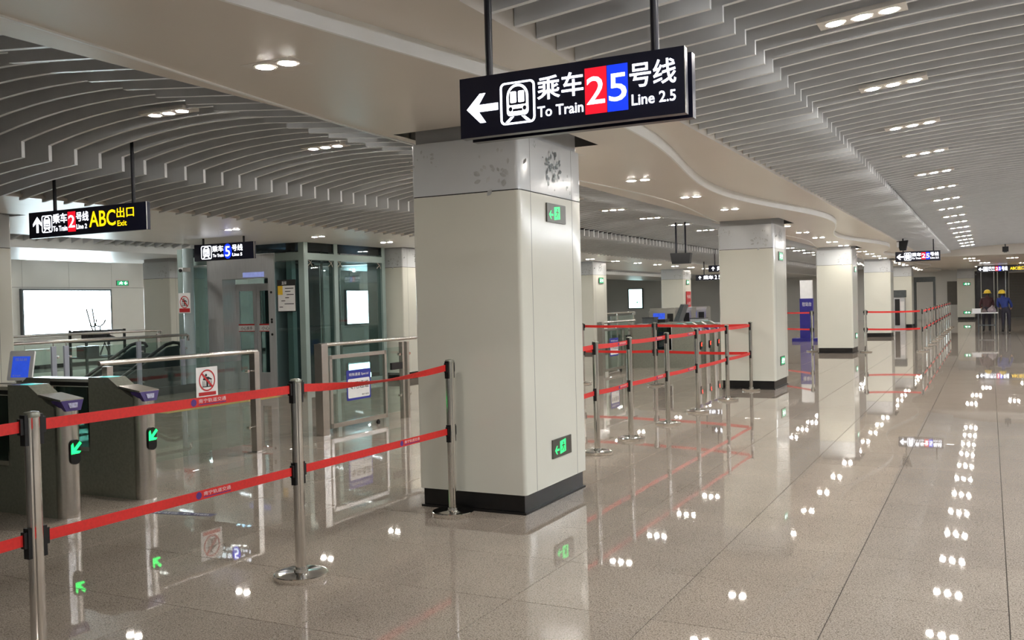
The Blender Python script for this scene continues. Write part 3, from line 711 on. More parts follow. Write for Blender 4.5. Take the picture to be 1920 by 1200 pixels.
# red notice on that column and red board at the left edge
rn = thing('wall_notice', 'red notice with white writing on the distant column', 'notice', (-11.7, 39.3, 1.3))
MB().box(-11.7, -11.68, 39.35, 40.0, 1.2, 2.0).build('board', INKRED, rn); mb = MB(); text(mb, '专用通道', (-11.68, 39.35, 1.2), (0, 1, 0), (0, 0, 1), .08, .57, .5, .65, .002); mb.build('lettering', PAPER, rn); mb = MB(); text(mb, '小心夹手', (-11.68, 39.35, 1.2), (0, 1, 0), (0, 0, 1), .08, .57, .2, .35, .002); mb.build('lettering', PAPER, rn)
rb = thing('wall_notice', 'red board on the column at the left edge', 'notice', (-11.35, 7.2, 1.3))
MB().poly(rrect(0, .62, 0, .6, .04), (-11.37, 6.97, 1.3), (0, 1, 0), (0, 0, 1), 0, .012).build('board', INKRED, rb)

# ================================================================== TICKET GATES
def make_gate(arrow_mat=E_GREEN2):
    """Gate along -X; local origin = centre of its front nose on the floor."""
    root = thing('ticket_gate', 'x', 'ticket gate')
    hw = .095
    body = [(-.02, 0), (-.02, .90), (-.115, .935), (-.34, 1.075), (-.60, 1.075), (-.60, 0)]
    MB().prism_y(body, -hw, hw).build('front_cabinet', DSTEEL, root)
    MB().prism_y([(-1.12, 0), (-1.12, 1.06), (-1.46, 1.06), (-1.55, 1.0), (-1.92, 1.0), (-1.92, 0)], -hw, hw).build('rear_cabinet', DSTEEL, root)
    MB().box(-1.12, -.60, -hw, hw, 0, .40).build('lower_cabinet', DSTEEL, root)
    MB().box(-1.12, -.60, -hw, hw, .985, 1.06).build('top_rail', STEEL, root); MB().box(-1.12, -.6, -hw-.004, hw+.004, .995, 1.03).build('sensor_strip', BLACK, root)
    MB().box(-1.12, -.60, -hw-.012, hw+.012, .40, .44).build('lower_rail', STEEL, root)
    MB().box(-1.10, -.62, -.055, -.045, .44, .985).box(-1.10, -.62, .045, .055, .44, .985).build('glass_panel', GLASSD, root)
    for px_ in (-.615, -1.105): MB().tube([(px_, -hw+.01, .44), (px_, -hw+.01, .985)], .012, 8).build('panel_post', CHROME, root, smooth=True)
    mb = MB(); pts = [(-.03, hw)]+[(hw*.95*math.cos(a)*.8, hw*math.sin(a)) for a in [PI/2-PI*k/12 for k in range(13)]]+[(-.03, -hw)]
    k = len(pts); tp = [.93-.05*(x+.03)/.1 for x, y in pts]
    mb.add([(x, y, 0) for x, y in pts]+[(p[0], p[1], t) for p, t in zip(pts, tp)], [(i+1, i, i+k, i+1+k) for i in range(k-1)]+[tuple(range(k, 2*k))])
    mb.build('nose', STEEL, root, smooth=True)
    hd = MB(); hd.add([(-.20, -hw-.012, 1.005), (.07, -hw-.012, .965), (.07, hw+.012, .965), (-.20, hw+.012, 1.005), (-.2, -hw-.012, .985), (.07, -hw-.012, .95), (.07, hw+.012, .95), (-.2, hw+.012, .985)],
                      [(0,1,2,3),(7,6,5,4),(0,4,5,1),(1,5,6,2),(2,6,7,3),(3,7,4,0)]); hd.build('card_ledge', STEEL, root)
    rd = MB(); rd.add([(.072, -hw-.01, .955), (.072, hw+.01, .955), (.085, hw*.7, .87), (.085, -hw*.7, .87), (-.05, -hw-.01, .955), (-.05, hw+.01, .955), (-.02, hw*.7, .87), (-.02, -hw*.7, .87)],
                      [(3,2,1,0),(0,1,5,4),(4,5,6,7),(2,3,7,6),(1,2,6,5),(3,0,4,7)]); r_ = rd.build('card_reader', PURPLE, root)
    lb = MB(); lb.add([(.080, -.045, .935), (.080, .045, .935), (.088, .035, .895), (.088, -.035, .895)], [(3, 2, 1, 0)]); lb.build('reader_mark', mat('reader_print', (190, 190, 220), .4, noise=(50, .3)), r_)
    sc = MB(); sc.poly([(0, 0), (.13, 0), (.13, .11), (0, .11)], (-.50, -.05, 1.0755), (1, 0, 0), (0, 1, 0), 0, .003); sc.build('display', TEAL, root)
    bp = MB(); bp.poly(rrect(-.045, .045, -.1, .1, .04), (hw*.76, 0, .535), (0, 1, 0), (0, 0, 1), 0, .022); a_ = bp.build('indicator', BLACK, root)
    ar = MB(); ar.poly(arrow_pts(0, .02, .062, PI/4), (hw*.76, 0, .545), (0, 1, 0), (0, 0, 1), .024, .004); ar.build('lit_arrow', arrow_mat, a_)
    return root
g0 = make_gate(); g0.location = (-6.7, 5.85, 0); g0['label'] = 'ticket gate with green arrow next to the glass barrier'; g0['group'] = 'ticket gates with green arrows'
g1 = copy_tree(g0, (-6.7, 5.07, 0), label='ticket gate with green arrow behind the nearest belt post')
g2 = copy_tree(g0, (-6.7, 4.29, 0), label='ticket gate at the left edge, mostly out of the picture')
g3 = make_gate(E_REDL); g3.location = (-6.25, 21.9, 0); g3['label'] = 'distant ticket gate with red light, first from the camera'; g3['group'] = 'distant ticket gates'
for i in range(1, 4): copy_tree(g3, (-6.25, 21.9+.8*i, 0), label='distant ticket gate with red light, %s from the camera' % ORD[i])

# tablet standing on the gate
tb = thing('tablet_stand', 'white-framed tablet with blue screen standing on the gate', 'tablet', (-8.35, 5.85, 1.0))
u = (.96, .28, 0); v = (-.05, .2, .98)
MB().poly(rrect(0, .27, 0, .29, .015), (-8.50, 5.80, 1.02), u, v, 0, .02).build('frame', PAPER, tb)
s_ = MB().poly([(.04, .03), (.23, .03), (.23, .235), (.04, .235)], (-8.50, 5.80, 1.02), u, v, .021).build('screen', SCRBLUE, tb)
mb = MB(); text(mb, '往站台', (-8.50, 5.80, 1.02), u, v, .07, .2, .19, .22, .0225); mb.build('lettering', PAPER, s_); mb = MB(); text(mb, '南宁地铁', (-8.50, 5.80, 1.02), u, v, .06, .15, .04, .055, .0225); mb.build('lettering', PAPER, s_)
MB().box(-8.42, -8.34, 5.83, 5.89, 1.0, 1.025).build('foot', STEEL, tb)

# ================================================================== GLASS BARRIERS
def bar(mb, a, b, r=.022): return mb.tube([a, b], r, 12)
b1 = thing('glass_barrier', 'glass barrier with steel handrail and no-leaning notice beside the gates', 'barrier', (-7.58, 7.2, 0))
MB().box(-7.62, -7.54, 8.17, 8.25, 0, 1.17).box(-7.65, -7.51, 8.13, 8.29, 0, .012).build('post', STEEL, b1)
MB().box(-7.615, -7.545, 6.16, 6.23, 0, 1.14).build('post', STEEL, b1)
bar(MB(), (-7.58, 6.1, 1.172), (-7.58, 8.25, 1.172), .024).build('handrail', STEEL, b1, smooth=True)
MB().box(-7.585, -7.575, 6.27, 8.1, .12, 1.08).build('glass_panel', GLASS, b1)
for y, z in ((8.14, .95), (8.14, .3), (6.25, .95), (6.25, .3)):
    bar(MB(), (-7.58, y-.05, z), (-7.58, y+.05, z), .008).tube([(-7.60, y-.05 if y > 7 else y+.05, z), (-7.56, y-.05 if y > 7 else y+.05, z)], .018, 12).build('glass_clamp', CHROME, b1, smooth=True)
def notice_nolean(root, o, u, w, h):
    v = (0, 0, 1)
    MB().poly([(0, 0), (w, 0), (w, h), (0, h)], o, u, v, 0, .004).build('sheet', PAPER, root)
    mb = MB(); n = 28; cx, cy = w/2, h*.55; R = min(w, h)*.38
    mb.ring(circ(cx, cy, R, R, n), circ(cx, cy, R*.87, R*.87, n), o, u, v, .006)
    d = R*.9; a = .707; t = R*.07
    mb.poly([(cx-a*d-t, cy+a*d-t), (cx-a*d+t, cy+a*d+t), (cx+a*d+t, cy-a*d+t), (cx+a*d-t, cy-a*d-t)], o, u, v, .0075)
    mb.build('prohibition_ring', INKRED, root)
    mb = MB(); mb.poly(circ(cx-R*.12, cy+R*.48, R*.13, R*.13, 12), o, u, v, .0065)
    mb.poly([(cx-R*.25, cy+R*.3), (cx+R*.15, cy+R*.32), (cx+R*.6, cy+R*.1), (cx+R*.55, cy), (cx+R*.2, cy+R*.1), (cx+R*.1, cy-R*.55), (cx-R*.1, cy-R*.55), (cx-R*.1, cy), (cx-R*.5, cy+R*.05), (cx-R*.5, cy+R*.15)], o, u, v, .0065)
    mb.poly([(cx-R*.6, cy-R*.62), (cx+R*.6, cy-R*.62), (cx+R*.6, cy-R*.55), (cx-R*.6, cy-R*.55)], o, u, v, .0065)
    for q in (-.5, -.3, .3, .5): mb.poly([(cx+R*q-.004, cy-R*.55), (cx+R*q+.004, cy-R*.55), (cx+R*q+.004, cy-R*.05), (cx+R*q-.004, cy-R*.05)], o, u, v, .0065)
    mb.build('pictogram', INK, root)
n1 = thing('notice', 'pale notice with red no-leaning circle on the glass barrier', 'notice', (-7.57, 7.46, .73)); notice_nolean(n1, (-7.573, 7.305, .725), (0, 1, 0), .31, .32)
MB().poly([(.03, .012), (.28, .012), (.28, .05), (.03, .05)], (-7.573, 7.305, .725), (0, 1, 0), (0, 0, 1), .0065).build('caption_band', INKRED, n1)

b2 = thing('glass_barrier', 'glass barrier with swing gate and blue white passage notice', 'barrier', (-7.72, 10.6, 0))
MB().box(-7.78, -7.66, 9.53, 9.66, 0, 1.19).build('post', STEEL, b2)
bar(MB(), (-7.72, 9.55, 1.175), (-7.72, 11.85, 1.175), .024).build('handrail', STEEL, b2, smooth=True)
gl = MB(); f = .05
gl.box(-7.73, -7.69, 9.73, 11.02, .98, 1.03).box(-7.73, -7.69, 9.73, 11.02, .07, .13).box(-7.73, -7.69, 9.73, 9.78, .07, 1.03).box(-7.73, -7.69, 10.97, 11.02, .07, 1.03)
leaf = gl.build('gate_leaf', STEEL, b2); MB().box(-7.715, -7.705, 9.78, 10.97, .13, .98).build('glass_panel', GLASS, leaf)
bar(MB(), (-7.71, 10.8, .08), (-7.71, 10.8, .03), .012).tube([(-7.725, 10.8, .028), (-7.695, 10.8, .028)], .028, 14).build('castor', BLACK, leaf)
for y in (11.42, 11.55): MB().box(-7.75, -7.69, y, y+.05, 0, 1.13).build('post', STEEL, b2)
for y, z in ((11.38, .95), (11.38, .35), (11.64, .95), (11.64, .35)): bar(MB(), (-7.72, y-.03, z), (-7.72, y+.03, z), .01).tube([(-7.74, y, z), (-7.70, y, z)], .02, 12).build('glass_clamp', CHROME, b2, smooth=True)
MB().box(-7.725, -7.715, 11.05, 11.40, .12, 1.06).build('glass_panel', GLASS, b2)
MB().box(-7.69, -7.66, 11.1, 11.38, .74, .84).build('lock_box', BLACK, b2)
po = thing('notice', 'blue and white notice for the special passage on the swing gate', 'notice', (-7.70, 10.36, .39))
o = (-7.703, 10.09, .395); u = (0, 1, 0); v = (0, 0, 1)
MB().poly(rrect(0, .54, 0, .41, .02), o, u, v, 0, .004).build('sheet', PBLUE, po)
MB().poly(rrect(.025, .515, .03, .29, .02), o, u, v, .005).build('white_field', PAPER, po)
mb = MB(); text(mb, '专用通道', o, u, v, .05, .49, .15, .255, .0065); mb.build('lettering', INK, po); mb = MB(); text(mb, '南宁地铁', o, u, v, .33, .49, .05, .075, .0065); mb.build('lettering', INK, po)
mb = MB(); text(mb, '特殊通道 Special', o, u, v, .05, .49, .32, .37, .0065); mb.build('heading', PAPER, po)

fs = thing('floor_sticker', 'dark purple floor sticker strip with white dashes before the gates', 'sticker', (-5.9, 5.45, 0))
du = Vector((.58, .1, 0)).normalized(); dv = Vector((-du.y, du.x, 0))
MB().poly([(0, 0), (.62, 0), (.62, .09), (0, .09)], (-6.2, 5.40, 0), du, dv, .0015).build('strip', PURPD, fs)
mb = MB(); text(mb, '往站台', (-6.2, 5.4, 0), du, dv, .05, .28, .02, .07, .0025); mb.build('lettering', PAPER, fs); mb = MB(); text(mb, 'To Train', (-6.2, 5.4, 0), du, dv, .32, .57, .025, .065, .0025); mb.build('lettering', PAPER, fs)

# ================================================================== LIFT
lift = thing('lift_shaft', 'glass and steel lift with stainless doors in the paid area', 'lift', (-13.6, 16, 0))
LX0, LX1, LY0, LY1, LH = -15.4, -12.1, 14.5, 17.15, SZ2+.01
# steel portal
pt = MB(); pt.box(-14.6, -14.18, LY0-.02, LY0+.36, 0, 2.78).box(-12.95, -12.78, LY0-.02, LY0+.36, 0, 2.78).box(-14.18, -12.95, LY0-.02, LY0+.36, 2.3, 2.78)
pt.build('portal', LSTEEL, lift)
for k, (a, b) in enumerate(((-14.18, -13.62), (-13.61, -12.95))):
    d_ = MB().box(a, a+.09, LY0+.36, LY0+.39, 0, 2.2).box(b-.09, b, LY0+.36, LY0+.39, 0, 2.2).box(a+.09, b-.09, LY0+.36, LY0+.39, 2.05, 2.2).box(a+.09, b-.09, LY0+.36, LY0+.39, 0, .35).build('lift_door', LSTEEL, lift)
    MB().box(a+.09, b-.09, LY0+.37, LY0+.38, .35, 2.05).build('door_window', GLASSL, d_)
    st = MB().poly([(a+.06, 1.2), (b-.06, 1.2), (b-.06, 1.36), (a+.06, 1.36)], (0, LY0+.36, 0), (1, 0, 0), (0, 0, 1), .004).build('warning_sticker', PAPER, d_)
    MB().poly([(a+.06, 1.33), (b-.06, 1.33), (b-.06, 1.36), (a+.06, 1.36)], (0, LY0+.36, 0), (1, 0, 0), (0, 0, 1), .005).poly([(a+.06, 1.2), (b-.06, 1.2), (b-.06, 1.215), (a+.06, 1.215)], (0, LY0+.36, 0), (1, 0, 0), (0, 0, 1), .005).build('sticker_edge', INKRED, d_)
    mb = MB(); text(mb, '小心夹手', (0, LY0+.36, 0), (1, 0, 0), (0, 0, 1), a+.12, b-.12, 1.23, 1.31, .006); mb.build('sticker_lettering', INK, d_)
MB().box(-13.6, -13.05, LY0-.035, LY0-.02, 2.32, 2.42).build('floor_display', mat('lift_display', (120, 130, 180), .3, emit=.25, noise=(9, .2)), lift)
mb = MB()
for z in (2.0, 1.45, 1.40, 1.15): mb.tube([(-12.87, LY0-.03, z), (-12.87, LY0-.018, z)], .025, 12)
mb.build('call_button', BLACK, lift)
# frame posts and beams
for x, y in ((LX1, LY0), (LX1, LY1), (LX1, LY0+.95), (LX0, LY0), (LX0, LY1), (-12.45, LY0+.04)):
    MB().box(x-.07, x+.07, y-.0, y+.12, 0, LH).build('frame_post', LFRAME, lift)
bm = MB().box(LX0, LX1+.05, LY0+.013, LY0+.1, 2.62, 2.78).box(LX1-.05, LX1+.075, LY0+.03, LY1+.1, 2.625, 2.76).box(LX0, LX1, LY1, LY1+.08, 2.62, 2.76)
MB().box(LX1-.05, LX1+.05, LY0, LY1+.1, 0, .12).build('base_beam', LFRAME, lift)
bm.build('frame_beam', LFRAME, lift)
MB().box(LX0+.07, LX1-.07, LY0+.0, LY0+.02, 2.79, LH).build('fascia_glass', GLASSK, lift); MB().box(LX1+.03, LX1+.05, LY0+.12, LY1, 2.79, LH).build('fascia_glass', GLASSK, lift)
MB().box(-12.77, LX1-.07, LY0-.005, LY0+.01, .1, 2.6).build('glass_pane', GLASSL, lift); MB().box(LX0+.07, -14.6, LY0, LY0+.012, .1, 2.6).build('glass_pane', GLASSL, lift)
MB().box(LX1+.02, LX1+.035, LY0+.13, LY0+.94, .13, 2.6).build('glass_pane', GLASSL, lift); MB().box(LX1+.02, LX1+.035, LY0+1.08, LY1-.02, .13, 2.6).build('glass_pane', GLASSL, lift)
MB().box(LX0-.01, LX0+.005, LY0+.1, LY1, .1, 2.6).build('glass_pane', GLASSL, lift)
MB().box(LX0+.1, LX1-.1, LY1+.02, LY1+.035, .1, 2.6).build('glass_pane', GLASSL, lift)
for y in (LY0+.2, LY0+.85, LY0+1.15, LY1-.1):
    MB().tube([(LX1+.05, y-.07, 2.5), (LX1+.07, y, 2.57), (LX1+.05, y+.07, 2.5)], .012, 6).tube([(LX1+.05, y-.07, 2.64), (LX1+.07, y, 2.57), (LX1+.05, y+.07, 2.64)], .012, 6).build('spider_fitting', CHROME, lift)
# car and counterweight guide inside
MB().box(LX1-.42, LX1-.4, LY0+.3, LY0+1.05, 0, 2.55).box(LX1-1.1, LX1-.42, LY0+.9, LY0+.93, 0, 2.6).build('car_wall', LDARK, lift)
MB().box(-14.5, -13.35, LY0+1.6, LY0+1.63, 0, 2.6).build('car_wall', LDARK, lift)
for y in (LY0+1.0, LY0+1.6): MB().tube([(LX1-.3, y, 0), (LX1-.3, y, 2.9)], .03, 8).build('guide_rail', STEEL, lift)
MB().box(LX1-1.2, LX1-.5, LY0+.6, LY0+1.5, 2.62, 2.85).build('machine_box', LDARK, lift)
# poster on lift glass
lp_ = thing('notice', 'white lift notice with black header and yellow corner on the lift glass', 'notice', (-12.47, LY0, 1.6))
o = (-12.71, LY0-.012, 1.6); u = (1, 0, 0); v = (0, 0, 1)
MB().poly([(0, 0), (.47, 0), (.47, .64), (0, .64)], o, u, v, 0, .01).build('board', BLACK, lp_)
MB().poly([(.015, .015), (.455, .015), (.455, .52), (.015, .52)], o, u, v, .011).build('sheet', PAPER, lp_)
MB().poly([(.015, .34), (.14, .34), (.14, .52), (.015, .52)], o, u, v, .012).build('yellow_corner', PYEL, lp_)
mb = MB(); text(mb, '直梯', o, u, v, .12, .24, .54, .61, .012); mb.build('heading', PAPER, lp_)
mb = MB()
for k, (a, b) in enumerate(((.2, .42), (.2, .34), (.24, .42), (.2, .3), (.1, .2), (.18, .42), (.05, .14))): mb.poly([(a, .46-k*.062), (b, .46-k*.062), (b, .475-k*.062), (a, .475-k*.062)], o, u, v, .0125)
mb.build('printed_lines', INK, lp_)
# round column left of the lift door, with notice and small camera
rc = thing('round_post', 'pale round post left of the lift doors carrying a notice', 'post', (-14.95, 14.3, 0))
MB().tube([(-14.95, 14.3, 0), (-14.95, 14.3, SZ2)], .11, 24).build('shaft', mat('post_paint', (186, 204, 208), .25, noise=(2, .03)), rc, smooth=True)
MB().lathe([(.13, 0), (.13, .08), (.115, .09)], (-14.95, 14.3, 0), 24).build('collar', STEEL, rc, smooth=True)
n2 = thing('notice', 'white notice with red prohibition circle on the round post', 'notice', (-14.95, 14.17, 1.55)); notice_nolean(n2, (-15.12, 14.178, 1.62), (1, 0, 0), .34, .42)
MB().poly([(.02, .02), (.32, .02), (.32, .10), (.02, .10)], (-15.12, 14.178, 1.62), (1, 0, 0), (0, 0, 1), .0065).build('caption_band', INKRED, n2)
cc = thing('security_camera', 'small security camera on the round post by the lift', 'camera', (-14.85, 14.15, 2.5))
MB().box(-14.9, -14.78, 14.0, 14.2, 2.48, 2.56).build('body', PAPER, cc); MB().tube([(-14.84, 14.0, 2.5), (-14.84, 13.97, 2.5)], .035, 12).build('lens', BLACK, cc)

# ================================================================== LIGHTBOXES ON THE LEFT WALL
def lightbox(y0, y1, z0, z1, label, print_=False):
    r = thing('lightbox', label, 'lightbox', (X0, (y0+y1)/2, z0), 'lightboxes on the left wall')
    MB().box(X0, X0+.12, y0-.06, y1+.06, z0-.06, z1+.06).build('frame', GREYEQ, r)
    MB().box(X0+.12, X0+.125, y0, y1, z0, z1).build('lit_panel', BOXG, r)
    if print_:
        mb = MB(); petals(mb, (X0+.127, y0, z0), (0, 1, 0), (0, 0, 1), ((y1-y0)*.7, .5), .7, 40, 21); mb.build('printed_picture', mat('print_green', (120, 200, 170), .5, emit=.8, noise=(3, .2)), r)
    return r
lightbox(18.25, 21.35, 1.08, 2.4, 'large blank white lightbox at the left behind the railings')
lightbox(28.75, 30.6, .92, 2.42, 'blank white lightbox seen through the lift door window')
lightbox(34.1, 35.85, .92, 2.42, 'blank white lightbox seen through the lift glass')
fl = thing('lightbox', 'distant lightbox with green picture behind the security counter', 'lightbox', (-23.46, YE, 1.1), 'lightboxes on the far walls')
MB().box(-24.05, -22.88, YE-.12, YE, 1.05, 2.56).build('frame', GREYEQ, fl); MB().box(-23.97, -22.95, YE-.125, YE-.12, 1.12, 2.5).build('lit_panel', mat('lightbox_cyan', (200, 240, 240), .5, emit=1.2, noise=(2, .05)), fl)
mb = MB(); petals(mb, (-23.97, YE-.126, 1.12), (1, 0, 0), (0, 0, 1), (.62, .45), .24, 30, 21); mb.build('printed_picture', mat('print_green', (60, 150, 110), .5, emit=.25, noise=(3, .2)), fl)

# ================================================================== STAIR BALUSTRADES AND ESCALATOR
def balustrade(label, x, y0, y1, posts, zr=1.175, curb=True, white=False):
    r = thing('balustrade', label, 'railing', (x, (y0+y1)/2, 0), 'stair balustrades')
    MB().tube([(x, y0, zr), (x, y1-.04, zr), (x, y1, zr-.02), (x, y1, zr-.12)], .03, 12).build('handrail', STEEL, r, smooth=True)
    for y in posts:
        MB().box(x-.02, x+.02, y-.045, y+.045, 0, zr-.08).build('post', mat('post_white_steel', (196, 204, 220), .3, .5, noise=(5, .05)) if white else STEEL, r)
        MB().tube([(x, y, zr-.1), (x, y, zr)], .012, 8).build('rail_bracket', STEEL, r)
        for z in (.3, .9): MB().tube([(x-.03, y+.07, z), (x+.04, y+.07, z)], .02, 10).build('glass_clamp', CHROME, r)
    ps = [y0]+list(posts)+[y1]
    for a, b in zip(ps, ps[1:]):
        if b-a > .3: MB().box(x-.006, x+.006, a+.07, b-.07, .16, 1.06).build('glass_panel', GLASS, r)
    if curb: MB().box(x-.06, x+.06, y0, y1+.45, 0, .14).box(x-.07, x+.07, y0, y1+.45, .14, .16).build('curb', [LDARK], r)
    return r
balustrade('glass balustrade with dark handrail at the stair opening behind the gates', -14.7, 9.6, 14.0, (10.9, 11.15, 12.75, 13.85), white=True)
balustrade('farther glass balustrade on the other side of the stair opening', -19.0, 10.5, 17.2, (13.0, 17.1), zr=1.19, curb=False)
es = thing('escalator', 'dark sloping escalator balustrade behind the stair railing', 'escalator', (-15.6, 13.4, 0))
for x in (-15.1, -16.1):
    mb = MB(); k = 5; P_ = [(12.2, 0), (14.1, 0), (14.1, .95), (13.8, .93), (12.2, .12)]
    mb.add([(x, a, b) for a, b in P_]+[(x+.05, a, b) for a, b in P_], [tuple(range(4, -1, -1)), tuple(range(5, 10))]+[(i, (i+1) % 5, (i+1) % 5+5, i+5) for i in range(5)]); mb.build('side_panel', LDARK, es)
    MB().tube([(x+.025, 12.1, .12), (x+.025, 13.75, .98), (x+.025, 13.95, 1.02), (x+.025, 14.1, 1.0), (x+.025, 14.16, .92)], .035, 10).build('handrail', BLACK, es, smooth=True)
for k in range(9): MB().box(-16.05, -15.1, 12.22+k*.2, 12.42+k*.2, 0, .08+k*.09).build('step', GREYEQ, es)
eq = thing('maintenance_trolley', 'black metal equipment frame with tall wires before the left lightbox', 'trolley', (-20.3, 16.3, 0))
fr_ = MB()
for y in (15.75, 16.9):
    for x in (-20.0, -20.6): fr_.box(x-.025, x+.025, y-.025, y+.025, 0, 1.25)
for z in (.55, .95, 1.2):
    for x in (-20.0, -20.6): fr_.box(x-.025, x+.025, 15.75, 16.9, z-.02, z+.02)
    for y in (15.75, 16.9): fr_.box(-20.6, -20.0, y-.02, y+.02, z-.02, z+.02)
fr_.build('frame', BLACK, eq); MB().box(-20.55, -20.05, 15.8, 16.9, 1.16, 1.24).build('top_tray', LDARK, eq)
MB().box(-20.5, -20.1, 16.0, 16.45, .97, 1.15).prism_y([(-20.4, .97), (-20.1, .97), (-20.1, 1.05), (-20.3, 1.1)], 16.45, 16.7).build('machine', BLACK, eq)
MB().box(-20.5, -20.1, 15.85, 16.2, .57, .85).build('crate', LDARK, eq); MB().tube([(-20.2, 16.3, .6), (-20.2, 16.45, .9), (-20.2, 16.6, .6)], .025, 6).build('bracket', BLACK, eq)
for pts in ([(-20.1, 15.86, 1.78), (-20.1, 15.98, 1.35), (-20.1, 16.03, 1.24)], [(-20.1, 16.03, 1.79), (-20.1, 16.08, 1.45), (-20.1, 16.1, 1.24)],
            [(-20.1, 15.95, 1.36), (-20.1, 16.05, 1.33), (-20.1, 16.12, 1.38), (-20.1, 16.15, 1.52)], [(-20.1, 16.1, 1.36), (-20.1, 16.25, 1.33), (-20.1, 16.36, 1.4), (-20.1, 16.42, 1.5)], [(-20.1, 16.25, 1.33), (-20.1, 16.25, 1.24)]):
    MB().tube(pts, .018, 6).build('wire', GREYEQ, eq)
for x in (-20.0, -20.6):
    for y in (15.8, 16.85): MB().tube([(x-.02, y, .04), (x+.02, y, .04)], .04, 12).build('castor', BLACK, eq)

# ================================================================== SECURITY AREA BETWEEN THE NEAR COLUMNS
def shift_copy(root, dx, dy, label):
    l = root.location; return copy_tree(root, (l[0]+dx, l[1]+dy, l[2]), label=label)
shift_copy(b2, 0, 9.75, 'distant glass barrier with swing gate behind the belt row')
shift_copy(po, 0, 9.75, 'distant blue and white notice on the swing gate behind the belt row')
ct = thing('security_counter', 'long dark security counter behind the belt row', 'counter', (-7.7, 26.0, 0))
MB().box(-9.0, -6.75, 25.6, 26.3, 0, .92).build('body', GREYEQ, ct); MB().box(-9.05, -6.7, 25.5, 26.4, .92, .98).build('worktop', LSTEEL, ct)
MB().box(-9.0, -6.75, 25.58, 25.6, .08, .5).build('front_panel', DSTEEL, ct); MB().box(-8.97, -6.78, 25.62, 26.28, -.0, .08).build('kick_plate', PLINTH, ct)
mo = thing('monitor', 'grey tilted monitor standing on the security counter', 'monitor', (-7.9, 26, .98))
mb = MB(); mb.prism_y([(-8.05, 1.02), (-7.9, 1.02), (-7.72, 1.5), (-7.82, 1.52)], 25.75, 26.2); mb.build('screen_case', GREYEQ, mo); MB().box(-8.1, -7.8, 25.85, 26.1, .98, 1.02).build('foot', BLACK, mo)
for i, (x, w, h, m_, lb) in enumerate(((-8.8, .35, .16, GREYEQ, 'low grey scanner box on the left end of the counter'), (-8.4, .22, .1, BLACK, 'black keyboard box on the counter left of the monitor'), (-7.35, .4, .12, LSTEEL, 'flat steel tray on the counter right of the monitor'))):
    t_ = thing('counter_box', lb, 'box', (x, 26, .98)); MB().box(x-w/2, x+w/2, 25.75, 26.15, .98, .98+h).build('body', m_, t_); MB().box(x-w/2-.01, x+w/2+.01, 25.74, 26.16, .98+h, .98+h+.02).build('lid', BLACK, t_)
for i in range(3):
    x, y = -9.6+.1*i, 29.5+1.5*i
    r = thing('ticket_machine', 'distant grey ticket machine behind the counter, %s from the camera' % ORD[i], 'machine', (x, y, 0), 'distant ticket machines')
    MB().box(x-.45, x+.45, y, y+.6, 0, 1.3).prism_y([(x-.45, 1.3), (x+.45, 1.3), (x+.45, 1.38), (x-.45, 1.38)], y+.1, y+.6).build('cabinet', STEEL, r); MB().box(x-.3, x+.1, y-.01, y, .95, 1.22).build('screen', SCRBLUE, r); MB().box(x+.18, x+.38, y-.01, y, .8, 1.2).build('slot_panel', BLACK, r)
balustrade('distant glass balustrade behind the counter', -13.4, 31.0, 37.5, (31.2, 33.3, 35.4, 37.3), curb=False)
bk = thing('blue_information_post', 'deep blue information post with white upper panel between two columns', 'kiosk', (-6.0, 35.5, 0))
MB().box(-6.24, -5.77, 35.4, 35.6, .12, 1.58).build('body', BLUEK, bk); MB().box(-6.5, -5.55, 35.2, 35.8, 0, .12).build('base', BLUEK, bk)
MB().box(-6.22, -5.79, 35.42, 35.58, 1.58, 2.25).build('upper_panel', PAPER, bk); mb = MB(); text(mb, '往站台', (-6.2, 35.4, 1.2), (1, 0, 0), (0, 0, 1), .05, .38, .1, .25, .002); mb.build('lettering', PAPER, bk)

# ================================================================== FAR END OF THE WALKWAY
ks = thing('ticket_kiosk', 'tall grey kiosk with dark screen before the far column', 'kiosk', (-3.95, 48.9, 0))
MB().box(-4.15, -3.65, 48.7, 49.3, 0, 1.5).build('cabinet', LSTEEL, ks); MB().box(-4.17, -3.62, 48.65, 49.3, 1.5, 1.85).build('header', GREYEQ, ks); MB().box(-4.1, -3.88, 48.68, 48.7, .15, 1.42).build('screen', BLACK, ks); MB().box(-3.85, -3.68, 48.68, 48.7, .8, 1.3).build('side_panel', PAPER, ks)
md = thing('metal_detector', 'dark walk-through metal detector frame at the far end', 'gate', (-2.95, 52, 0))
for x in (-3.4, -2.5): MB().box(x-.05, x+.05, 51.8, 52.3, 0, 2.25).build('upright', GREYEQ, md)
MB().box(-3.45, -2.45, 51.8, 52.3, 2.25, 2.5).build('crossbar', GREYEQ, md)
MB().box(-3.7, -3.45, 51.6, 52.2, 0, .12).build('foot', BLACK, md)
hc = thing('hanging_camera', 'black double camera hanging left of the distant train sign', 'camera', (-2.12, 28, 2.86))
MB().tube([(-2.12, 28, 3.1), (-2.12, 28, 3.35)], .022, 8).build('hanger_rod', RODM, hc); MB().prism_y([(-2.28, 3.12), (-1.98, 3.14), (-2.04, 2.86), (-2.2, 2.86)], 27.9, 28.1).build('housing', BLACK, hc); MB().box(-2.27, -2.22, 27.86, 27.9, 2.95, 3.1).build('lens', PAPER, hc)
sp = thing('ceiling_speaker', 'black box speaker hanging from the ceiling above the workers', 'speaker', (.55, 40, 3.17))
MB().box(.45, .66, 39.9, 40.1, 3.17, 3.36).build('cabinet', BLACK, sp); MB().tube([(.55, 40, 3.36), (.55, 40, 3.46)], .02, 8).build('hanger_rod', RODM, sp); MB().lathe([(.07, 0), (.05, -.03)], (.55, 40, 3.17), 14).build('cone', GREYEQ, sp)

